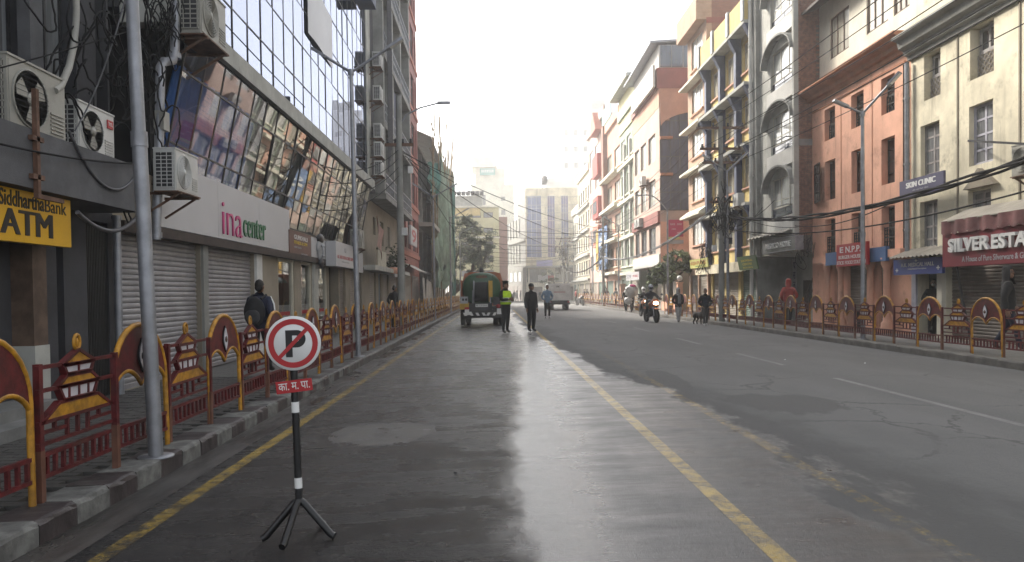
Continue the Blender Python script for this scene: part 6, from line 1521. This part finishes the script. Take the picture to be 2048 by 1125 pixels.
EDG = [('pel', 'bel', 't'), ('bel', 'che', 't'), ('che', 'nk', 't'), ('nk', 'hd', 'n')]+[x for s in 'LR' for x in (('che', 's'+s, 't'), ('s'+s, 'e'+s, 't'), ('e'+s, 'w'+s, 't'), ('pel', 'h'+s, 'b'), ('h'+s, 'k'+s, 'b'), ('k'+s, 'a'+s, 'b'), ('a'+s, 't'+s, 's'))]
def person(label, p, rz=0., H=1.68, top='black', bot='black', shoe='shoe', pose=None, bulk=1.0, hair='hair', hood=None, head=0., tilt=0., beanie=None, mask=False, helmet=None, fine=True, long=0., group=None, leg=1.0, mir=False):
    J = {k: Vector(v) for k, v in J0.items()}
    for k, v in (pose or {}).items(): J[k] = Vector(v)
    names = list(J); me = bpy.data.meshes.new('person'); me.from_pydata([tuple(J[n]) for n in names], [(names.index(a), names.index(b)) for a, b, c in EDG], [])
    o = bpy.data.objects.new('person', me); COL.objects.link(o)
    md = o.modifiers.new('skin', 'SKIN'); md.use_smooth_shade = True
    for i, n in enumerate(names):
        r = RAD.get(n) or RAD[n[0]]; q = bulk if n in ('pel', 'bel', 'che') or n[0] in 'sew' and n[1] in 'LR' else (leg if n[0] in 'hka' and n != 'hd' else 1)
        sv = me.skin_vertices[0].data[i]; sv.radius = (r[0]*q, r[1]*q); sv.use_root = n == 'pel'
    sd_ = o.modifiers.new('sub', 'SUBSURF'); sd_.levels = 1 if not fine else 2; sd_.render_levels = sd_.levels
    dg = bpy.context.evaluated_depsgraph_get(); em = bpy.data.meshes.new_from_object(o.evaluated_get(dg))
    bpy.data.objects.remove(o); bpy.data.meshes.remove(me)
    B = MB('cloth_'+top); sm = {'t': 'cloth_'+top, 'b': 'cloth_'+bot, 's': 'cloth_'+shoe, 'n': 'skin'}
    segs = [(J[a], J[b_], c) for a, b_, c in EDG]
    vs = [v.co.copy() for v in em.vertices]
    hem = J['pel'].z-.05-long
    for f in em.polygons:
        c = f.center; best = 't'; bd = 9
        for a, b_, q in segs:
            d = b_-a; t = max(0, min(1, (c-a).dot(d)/d.length_squared)); l = (a+d*t-c).length-(.05 if q == 't' else 0)
            if l < bd: bd, best = l, q
        if best == 'b' and c.z > hem and (c-J['pel']).length < .30+long: best = 't'
        B.use(sm[best]); B.f.append(tuple(f.vertices)); B.mi.append(B.c); B.sm.append(True)
    B.v = [tuple(v) for v in vs]; bpy.data.meshes.remove(em)
    # head
    hc = J['hd']+Vector((0, -.015, .105)); T = Matrix.Translation(hc) @ Matrix.Rotation(head, 4, 'Z') @ Matrix.Rotation(tilt, 4, 'X')
    B.use('skin'); B.ell((0, 0, 0), (.074, .094, .118), 16, 12, T); B.ell((0, -.055, -.055), (.052, .045, .06), 12, 8, T)
    B.ell((0, -.098, -.015), (.016, .022, .03), 8, 6, T)
    for s in (-1, 1): B.ell((s*.076, .008, -.01), (.012, .022, .034), 8, 6, T)
    B.use('eye')
    for s in (-1, 1): B.ell((s*.03, -.083, .015), (.014, .010, .008), 8, 6, T); B.use('hair').ell((s*.03, -.088, .036), (.022, .008, .006), 8, 4, T).use('eye')
    B.use('lip').ell((0, -.096, -.064), (.022, .008, .008), 8, 4, T)
    # hands
    for s in 'LR':
        w = J['w'+s]; d = (w-J['e'+s]).normalized(); sg = -1 if s == 'L' else 1
        B.use('skin'); x = d.cross(Vector((sg, .3, 0))).normalized(); nrm = x.cross(d).normalized()
        pc = w+d*.05
        M_ = Matrix((x, nrm, d)).transposed().to_4x4(); M_.translation = pc
        B.ell((0, 0, 0), (.042, .017, .055), 10, 8, M_)
        if fine:
            for q, (fx_, L) in enumerate(((-.03, .062), (-.01, .075), (.011, .07), (.031, .055))):
                B.tube([(fx_, 0, .03), (fx_*1.1, .004*0, .05+L*.45), (fx_*1.1, -.018*sg*-1*0-.02, .05+L*.9)], [.0095, .009, .007], 6, True, M_)
            B.tube([(-.036, 0, -.015), (-.058, -.008, .015), (-.056, -.022, .05)], [.012, .0105, .008], 6, True, M_)
    r = obj('person', B.mesh('person')); r.location = p; r.rotation_euler = (0, 0, rz); k = H/1.74; r.scale = (k*(-1 if mir else 1), k, k); tag(r, label, 'person', group)
    if mask:
        m_ = MB('letter_white'); m_.ell((0, -.066, -.05), (.056, .045, .048), 12, 8, T); m_.build('face_mask', r)
    if hood:
        h = MB('cloth_'+hood); c = []
        n, mrow = 18, 10
        for i in range(mrow+1):
            v = i/mrow
            for j in range(n+1):
                a = -math.pi*.5+.62+(2*math.pi-1.24)*j/n
                rz_ = .108*math.sqrt(max(.02, 1-(abs(v-.5)/.52)**2.4)) if v > .5 else .092+.016*(v/.5)+.045*max(0, 1-v/.22)**2
                c.append((rz_*math.cos(a)*.98, rz_*math.sin(a)*1.12+.012, -.235+.385*v))
        h.add(c, [(i*(n+1)+j, i*(n+1)+j+1, (i+1)*(n+1)+j+1, (i+1)*(n+1)+j) for i in range(mrow) for j in range(n)], True, T)
        h.ell((0, .03, .07), (.095, .105, .085), 14, 8, T); h.build('hood', r)
    elif helmet:
        h = MB(helmet); h.ell((0, .005, .03), (.125, .145, .14), 18, 12, T); h.use('pane_dark').ell((0, -.07, -.0), (.095, .085, .06), 14, 8, T); h.use(helmet).ell((0, -.05, -.09), (.085, .09, .05), 12, 8, T); h.build('helmet', r)
    elif beanie:
        h = MB('cloth_'+beanie); h.ell((0, .012, .05), (.084, .102, .088), 16, 10, T); h.lathe([(.082, .02), (.092, .03), (.092, .06), (.08, .07)], (0, .01, 0), 16, 'z', T @ Matrix.Diagonal((1, 1.14, 1, 1))); h.build('beanie', r)
    else:
        h = MB(hair); h.ell((0, .018, .032), (.080, .096, .102), 16, 10, T); h.ell((0, .045, -.02), (.074, .065, .075), 12, 8, T); h.build('hair', r)
    return r
WALK = dict(kL=(-.09, -.12, .52), aL=(-.09, -.20, .11), tL=(-.1, -.36, .08), hR=(.09, 0, .88), kR=(.09, .02, .50), aR=(.09, .24, .14), tR=(.1, .12, .05), wL=(-.25, .05, .88), eL=(-.24, .1, 1.12), wR=(.25, -.16, .92), eR=(.24, -.02, 1.11))
POCK = dict(eL=(-.29, .08, 1.12), wL=(-.17, -.08, .95), eR=(.29, .08, 1.12), wR=(.17, -.08, .95))
def on_road(px, py): p = road_pt(px, py); return Vector((p.x, p.y, zr(p.x)-.012))
def pxh(p, px): return px/1500*p.y
# two officers and the man in blue
p = on_road(1012, 667); h_ = pxh(p, 104)
o1 = person('traffic officer in black uniform and yellow reflective vest, arms held forward', p, R(40), h_, 'black', 'black', 'shoe', dict(eL=(-.25, -.06, 1.13), wL=(-.12, -.30, 1.15), eR=(.22, -.10, 1.12), wR=(.02, -.34, 1.12), kR=(.11, .03, .5), aR=(.14, .10, .1), tR=(.15, -.05, .045)), 1.05, head=R(15))
b = MB('cloth_hiviz'); n = 20
def torso_ring(z, k=1.): return [(k*(.225 if z > 1.2 else .205)*math.cos(2*math.pi*j/n), k*.165*math.sin(2*math.pi*j/n)-.005, z) for j in range(n)]
zs_ = (.98, 1.1, 1.2, 1.3, 1.38, 1.43); ks = (1., .98, .98, .96, .86, .62)
vs = [q for z, k in zip(zs_, ks) for q in torso_ring(z, k)]
b.add(vs, [(i*n+j, i*n+(j+1) % n, (i+1)*n+(j+1) % n, (i+1)*n+j) for i in range(len(zs_)-1) for j in range(n)], True); v_ = b.build('vest', o1)
b = MB('letter_white')
for z in (1.06, 1.17): b.add(torso_ring(z, 1.012)+torso_ring(z+.035, 1.012), [(j, (j+1) % n, n+(j+1) % n, n+j) for j in range(n)])
b.build('reflective_stripe', v_)
hc = Vector((0, -.015, 1.67)); b = MB('cloth_black'); T = Matrix.Translation(hc) @ Matrix.Rotation(R(15), 4, 'Z')
b.lathe([(.088, -.02), (.10, .03), (.115, .055), (.05, .075)], (0, .01, .03), 16, 'z', T); b.add([(-.07, -.08, .015), (.07, -.08, .015), (.055, -.165, .0), (-.055, -.165, .0)], [(0, 1, 2, 3)], False, T); b.build('cap', o1)
p = on_road(1063, 664); person('officer in black jacket, cargo trousers and dark beanie standing on the wet road', p, R(35), pxh(p, 97), 'black', 'black', 'shoe', dict(wL=(-.25, -.04, .86), wR=(.25, -.02, .86)), 1.22, beanie='char', head=R(25), tilt=R(8), leg=1.15, long=.05)
p = on_road(1095, 637); person('bearded man in light blue hoodie and black trousers standing by the grey truck', p, 0, pxh(p, 67), 'blue', 'black', 'wshoe', POCK, 1.12, head=R(-5))
# walkers on the sunlit side
p = on_road(1357, 646); w = person('man in grey hood and dark jacket with pale trousers walking along the railing', p, R(5), pxh(p, 70), 'black', 'lgrey', 'shoe', {**WALK, **POCK}, 1.15, hood='lgrey', head=R(20), leg=1.15)
b = MB('cloth_grey'); b.grid(lambda u, v: (-.075+.15*u, -.150-.012*math.sin(u*9), .98+.42*v), 6, 6); b.ell((0, -.02, 1.46), (.1, .1, .06)); b.build('scarf', w)
p = on_road(1411, 653); w = person('bearded man in black quilted jacket walking beside the black dog', p, R(-5), pxh(p, 76), 'black', 'char', 'wshoe', {**WALK, **POCK}, 1.2, head=R(-15))
b = MB('cloth_navy')
for i in range(6): b.lathe([(.16, -.03), (.193, 0), (.16, .03)], (0, -.0, 1.0+i*.065), 16, 'z', Matrix.Diagonal((1.04, .8, 1, 1)))
b.build('quilting', w); b = MB('cloth_black'); b.ell((0, -.01, 1.47), (.1, .1, .055)); b.build('collar', w)
# dog
def dog(label, p, rz, s):
    J = dict(b0=(0, .30, .47), b1=(0, .05, .45), b2=(0, -.22, .47), n=(0, -.36, .58), h=(0, -.45, .66), m=(0, -.58, .61), t1=(0, .42, .52), t2=(.02, .55, .62))
    E = [('b1', 'b0'), ('b1', 'b2'), ('b2', 'n'), ('n', 'h'), ('h', 'm'), ('b0', 't1'), ('t1', 't2')]
    rd = dict(b0=.10, b1=.105, b2=.13, n=.085, h=.075, m=.035, t1=.03, t2=.02)
    for q, x in (('l', -.085), ('r', .085)):
        for nm, v, r in (('fs', (x, -.24, .36), .06), ('fk', (x, -.22+.03*(x > 0), .20), .034), ('ff', (x, -.24-.07*(x > 0), .03), .03), ('hs', (x, .27, .36), .075), ('hk', (x, .20, .26), .045), ('hh', (x, .33, .15), .028), ('hf', (x, .28, .03), .03)): J[nm+q] = v; rd[nm+q] = r
        E += [('b2', 'fs'+q), ('fs'+q, 'fk'+q), ('fk'+q, 'ff'+q), ('b0', 'hs'+q), ('hs'+q, 'hk'+q), ('hk'+q, 'hh'+q), ('hh'+q, 'hf'+q)]
    nm = list(J); me = bpy.data.meshes.new('dog'); me.from_pydata([J[k] for k in nm], [(nm.index(a), nm.index(b)) for a, b in E], [])
    o = bpy.data.objects.new('dog', me); COL.objects.link(o); md = o.modifiers.new('s', 'SKIN'); md.use_smooth_shade = True
    for i, k in enumerate(nm): me.skin_vertices[0].data[i].radius = (rd[k], rd[k]); me.skin_vertices[0].data[i].use_root = k == 'b1'
    o.modifiers.new('u', 'SUBSURF').levels = 2
    em = bpy.data.meshes.new_from_object(o.evaluated_get(bpy.context.evaluated_depsgraph_get())); bpy.data.objects.remove(o)
    em.materials.clear(); em.materials.append(MATS['hair'])
    r = obj('dog', em, None, p, (0, 0, rz)); r.scale = (s, s, s); tag(r, label, 'dog')
    e = MB('hair')
    for x in (-.05, .05): e.add([(x-.03, -.43, .70), (x+.03, -.43, .70), (x*1.5, -.42, .80), (x, -.40, .71)], [(0, 1, 2), (1, 3, 2), (3, 0, 2), (0, 3, 1)])
    e.build('ears', r)
p = on_road(1399, 650); dog('black dog trotting beside the man in the quilted jacket', p, R(20), 1.0)
# motorcycles and riders
RIDE = dict(pel=(0, .30, .88), bel=(0, .24, 1.03), che=(0, .14, 1.22), nk=(0, .12, 1.40), hd=(0, .08, 1.49), sL=(-.19, .12, 1.33), eL=(-.33, -.04, 1.12), wL=(-.33, -.26, 1.09), sR=(.19, .12, 1.33), eR=(.33, -.04, 1.12), wR=(.33, -.26, 1.09),
    hL=(-.12, .26, .84), kL=(-.24, -.14, .72), aL=(-.22, .06, .36), tL=(-.22, -.10, .33), hR=(.12, .26, .84), kR=(.24, -.14, .72), aR=(.22, .06, .36), tR=(.22, -.10, .33))
p = on_road(1303, 645); motorbike('motorcycle with lit headlight ridden toward the camera', p, R(8), True)
person('motorcyclist in grey jacket and silver helmet riding toward the camera', p, R(8), 1.74, 'char', 'black', 'shoe', RIDE, 1.15, helmet='metal_grey')
p2 = on_road(1288, 634); motorbike('second motorcycle with a glaring headlight just behind the first', p2, R(4), True)
person('rider in dark clothes and pale helmet just behind the first motorcyclist', p2, R(4), 1.70, 'black', 'black', 'shoe', RIDE, 1.1, helmet='letter_white')
p3 = Vector((9.1, Yp(1160, 9.1), 0)); motorbike('dark motorcycle parked far down the sunlit kerb', p3, R(20), False, 1., 'paint_black')
# porter
p = on_road(1264, 626); pt_ = person('porter in dark clothes bent under a huge white sack', p, R(185), pxh(p, 52), 'char', 'black', 'shoe', {**WALK, 'che': (0, -.08, 1.24), 'nk': (0, -.18, 1.38), 'hd': (0, -.24, 1.44), 'eL': (-.28, -.05, 1.3), 'wL': (-.2, -.1, 1.5), 'eR': (.28, -.05, 1.3), 'wR': (.2, -.1, 1.5)}, 1.1)
sk = thing('sack', 'huge white plastic sack with a pink top carried by the porter', 'sack', p+Vector((-.05, -.1, 0)))
def lumpy(mb, c, r, seed, n=28, m_=18, k=.12):
    mb.grid(lambda u, v: (lambda d, q: (c[0]+r[0]*d.x*q, c[1]+r[1]*d.y*q, c[2]+r[2]*d.z*q))(Vector((math.sin(math.pi*v)*math.cos(2*math.pi*u), math.sin(math.pi*v)*math.sin(2*math.pi*u), math.cos(math.pi*v))), 1+k*noise.noise(Vector((3*math.sin(math.pi*v)*math.cos(2*math.pi*u), 3*math.sin(math.pi*v)*math.sin(2*math.pi*u), 3*math.cos(math.pi*v)+seed)))), n, m_)
b = MB('tarp_white'); lumpy(b, (0, .0, 1.52), (.44, .40, .44), 1, k=.3); lumpy(b, (-.22, -.05, .85), (.28, .25, .26), 4, k=.3); b.build('bag', sk); b = MB('letter_pink'); lumpy(b, (.05, -.05, 1.86), (.26, .25, .13), 9); b.build('bag_top', sk)
p = on_road(1252, 625); person('second porter in black walking beside the white sack', p, R(185), pxh(p, 50), 'black', 'black', 'wshoe', WALK)
tag((lambda b: (lumpy(b, (0, 0, .32), (.26, .2, .32), 3), b.build('shopping_bag', None, tuple(on_road(1277, 625))))[1])(MB('paint_yellow')), 'yellow shopping bag standing by the kerb beside the porter', 'bag')
# sunlit pavement
def on_pave(px, X): return Vector((X, Yp(px, X), SW))
p = on_pave(2016, 10.9); w = person('man in black hooded jacket and glasses striding past the silver shop', p, R(62), 1.80, 'black', 'navy', 'shoe', WALK, 1.25, hood='black', head=R(-48), long=.1)
hc = Vector((0, -.015, 1.625)); b = MB('sign_black'); T = Matrix.Translation(hc) @ Matrix.Rotation(R(-48), 4, 'Z')
for s in (-1, 1): b.tube([(s*.033+.026*math.cos(a*math.pi/5), -.102, .012+.02*math.sin(a*math.pi/5)) for a in range(11)], .004, 4, False, T); b.tube([(s*.06, -.1, .02), (s*.078, .0, .02)], .003, 4, False, T)
b.build('glasses', w)
person('shopkeeper in dark jacket and white face mask standing in the medical doorway', Vector((12.45, Yp(1867, 12.45), SW)), R(-15), 1.62, 'black', 'black', 'shoe', POCK, 1.1, mask=True, head=R(-20))
p = on_pave(1577, 11.1); person('person in red hooded top walking away past the stair entry', p, R(170), 1.75, 'red', 'black', 'shoe', {**WALK, **POCK}, 1.25, hood='red', long=.12)
# shaded pavement
p = Vector((-4.1, Yp(519, -4.1), SW)); w = person('man in navy jacket with white sleeve stripe walking away past the white shutters', p, R(175), 1.66, 'navy', 'black', 'shoe', {**WALK, 'wL': (-.26, .0, .88)}, 1.18)
b = MB('letter_white'); b.tube([(-.20, -.01, 1.44), (-.275, .02, 1.3), (-.30, .05, 1.14)], .016, 6); b.build('sleeve_stripe', w)
k = thing('backpack', 'black backpack worn by the man walking past the white shutters', 'backpack', p, R(175)); k.scale = (.954,)*3
b = MB('cloth_black'); lumpy(b, (0, .24, 1.17), (.19, .12, .27), 2, k=.05); b.build('bag', k); b = MB('cloth_char'); lumpy(b, (0, .34, 1.08), (.14, .05, .14), 5, k=.05); b.build('pocket', k)
for s in (-1, 1): MB('cloth_black').tube([(s*.11, .2, 1.4), (s*.12, .0, 1.475), (s*.12, -.14, 1.36), (s*.14, -.12, 1.15), (s*.15, .12, 1.0)], .02, 6).build('strap', k)
p = Vector((-3.95, Yp(789, -3.95), SW)); person('person in long black coat standing beyond the concrete utility pole', p, R(150), 1.72, 'black', 'black', 'shoe', POCK, 1.25, tilt=R(15), long=.25)
# far groups
rf_ = random.Random(77)
FAR = [(1034, 604, 'grey', 'char', 'walker in grey jacket far up the wet road'), (1041, 604, 'navy', 'black', 'walker in navy jacket with orange cap far up the road'), (1050, 600, 'white', 'black', 'walker in white shirt at the street end'),
    (1079, 603, 'navy', 'char', 'walker in dark jacket beside the grey truck'), (1086, 602, 'brown', 'black', 'walker in brown behind the blue hoodie man'), (1029, 604, 'black', 'char', 'walker in black beside the grey jacket'), (1056, 599, 'teal', 'black', 'distant walker in teal before the shops')]
for px, py, a, b_, l in FAR:
    p = on_road(px, py); person(l, p, rf_.uniform(-3, 3), 1.66, a, b_, 'shoe', WALK if rf_.random() < .6 else POCK, 1.1, fine=False)
for px, X, a, b_, l in ((1182, 10.5, 'khaki', 'navy', 'man with a pale load on his shoulder on the far pavement'), (1206, 10.9, 'black', 'black', 'woman in black on the pavement by the crowded pole'), (1213, 10.9, 'maroon', 'black', 'person in maroon by the crowded pole'), (1232, 10.9, 'black', 'navy', 'person in black behind the far railing'), (1240, 11.0, 'navy', 'char', 'person in navy behind the far railing'),
    (1168, 10.8, 'navy', 'black', 'person in navy far along the sunlit pavement'), (1174, 10.9, 'brown', 'black', 'person in brown far along the sunlit pavement'), (1152, 9.2, 'red', 'black', 'person in red beside the parked motorcycle')):
    p = on_pave(px, X); person(l, p, rf_.uniform(-3, 3), 1.66, a, b_, 'shoe', POCK, 1.1, fine=False)
fl = thing('flag', 'small red flag on a pole above the grey truck', 'flag', on_road(1088, 601)); MB('metal_grey').cyl((0, 0, 0), (0, 0, 3.1), .03).build('pole', fl); MB('sign_red').grid(lambda u, v: (.03+.6*u, .06*math.sin(u*6), 2.3+.7*v*(1-u*.6)), 6, 3).build('cloth', fl)
# small litter on the road
for i, (px, py) in enumerate(((911, 947), (1570, 720), (1730, 727))):
    p = on_road(px, py); b = MB(('sign_black', 'letter_white', 'letter_white')[i]); lumpy(b, (0, 0, .012), (.018, .012, .012), i, 10, 6, .5)
    tag(b.build('litter', None, tuple(p)), ('small black scrap on the wet lane', 'white paper scrap on the dry lane', 'pale scrap near the far kerb')[i], 'litter')
# ------------------------------------------------------------------ haze
hz = MB('earth').box(-560, 560, -80, 760, -1.06, 52); hm = bpy.data.materials.new('haze'); hm.use_nodes = True; t_ = hm.node_tree
t_.nodes.remove(t_.nodes['Principled BSDF']); v = t_.nodes.new('ShaderNodeVolumePrincipled'); t_.links.new(v.outputs[0], t_.nodes['Material Output'].inputs['Volume'])
v.inputs['Color'].default_value = (.97, .97, .96, 1); v.inputs['Density'].default_value = .0022; v.inputs['Anisotropy'].default_value = .6
hm.volume_intersection_method if hasattr(hm, 'volume_intersection_method') else 0
hz.mats = [hm]; hz.build('haze', kind='stuff')
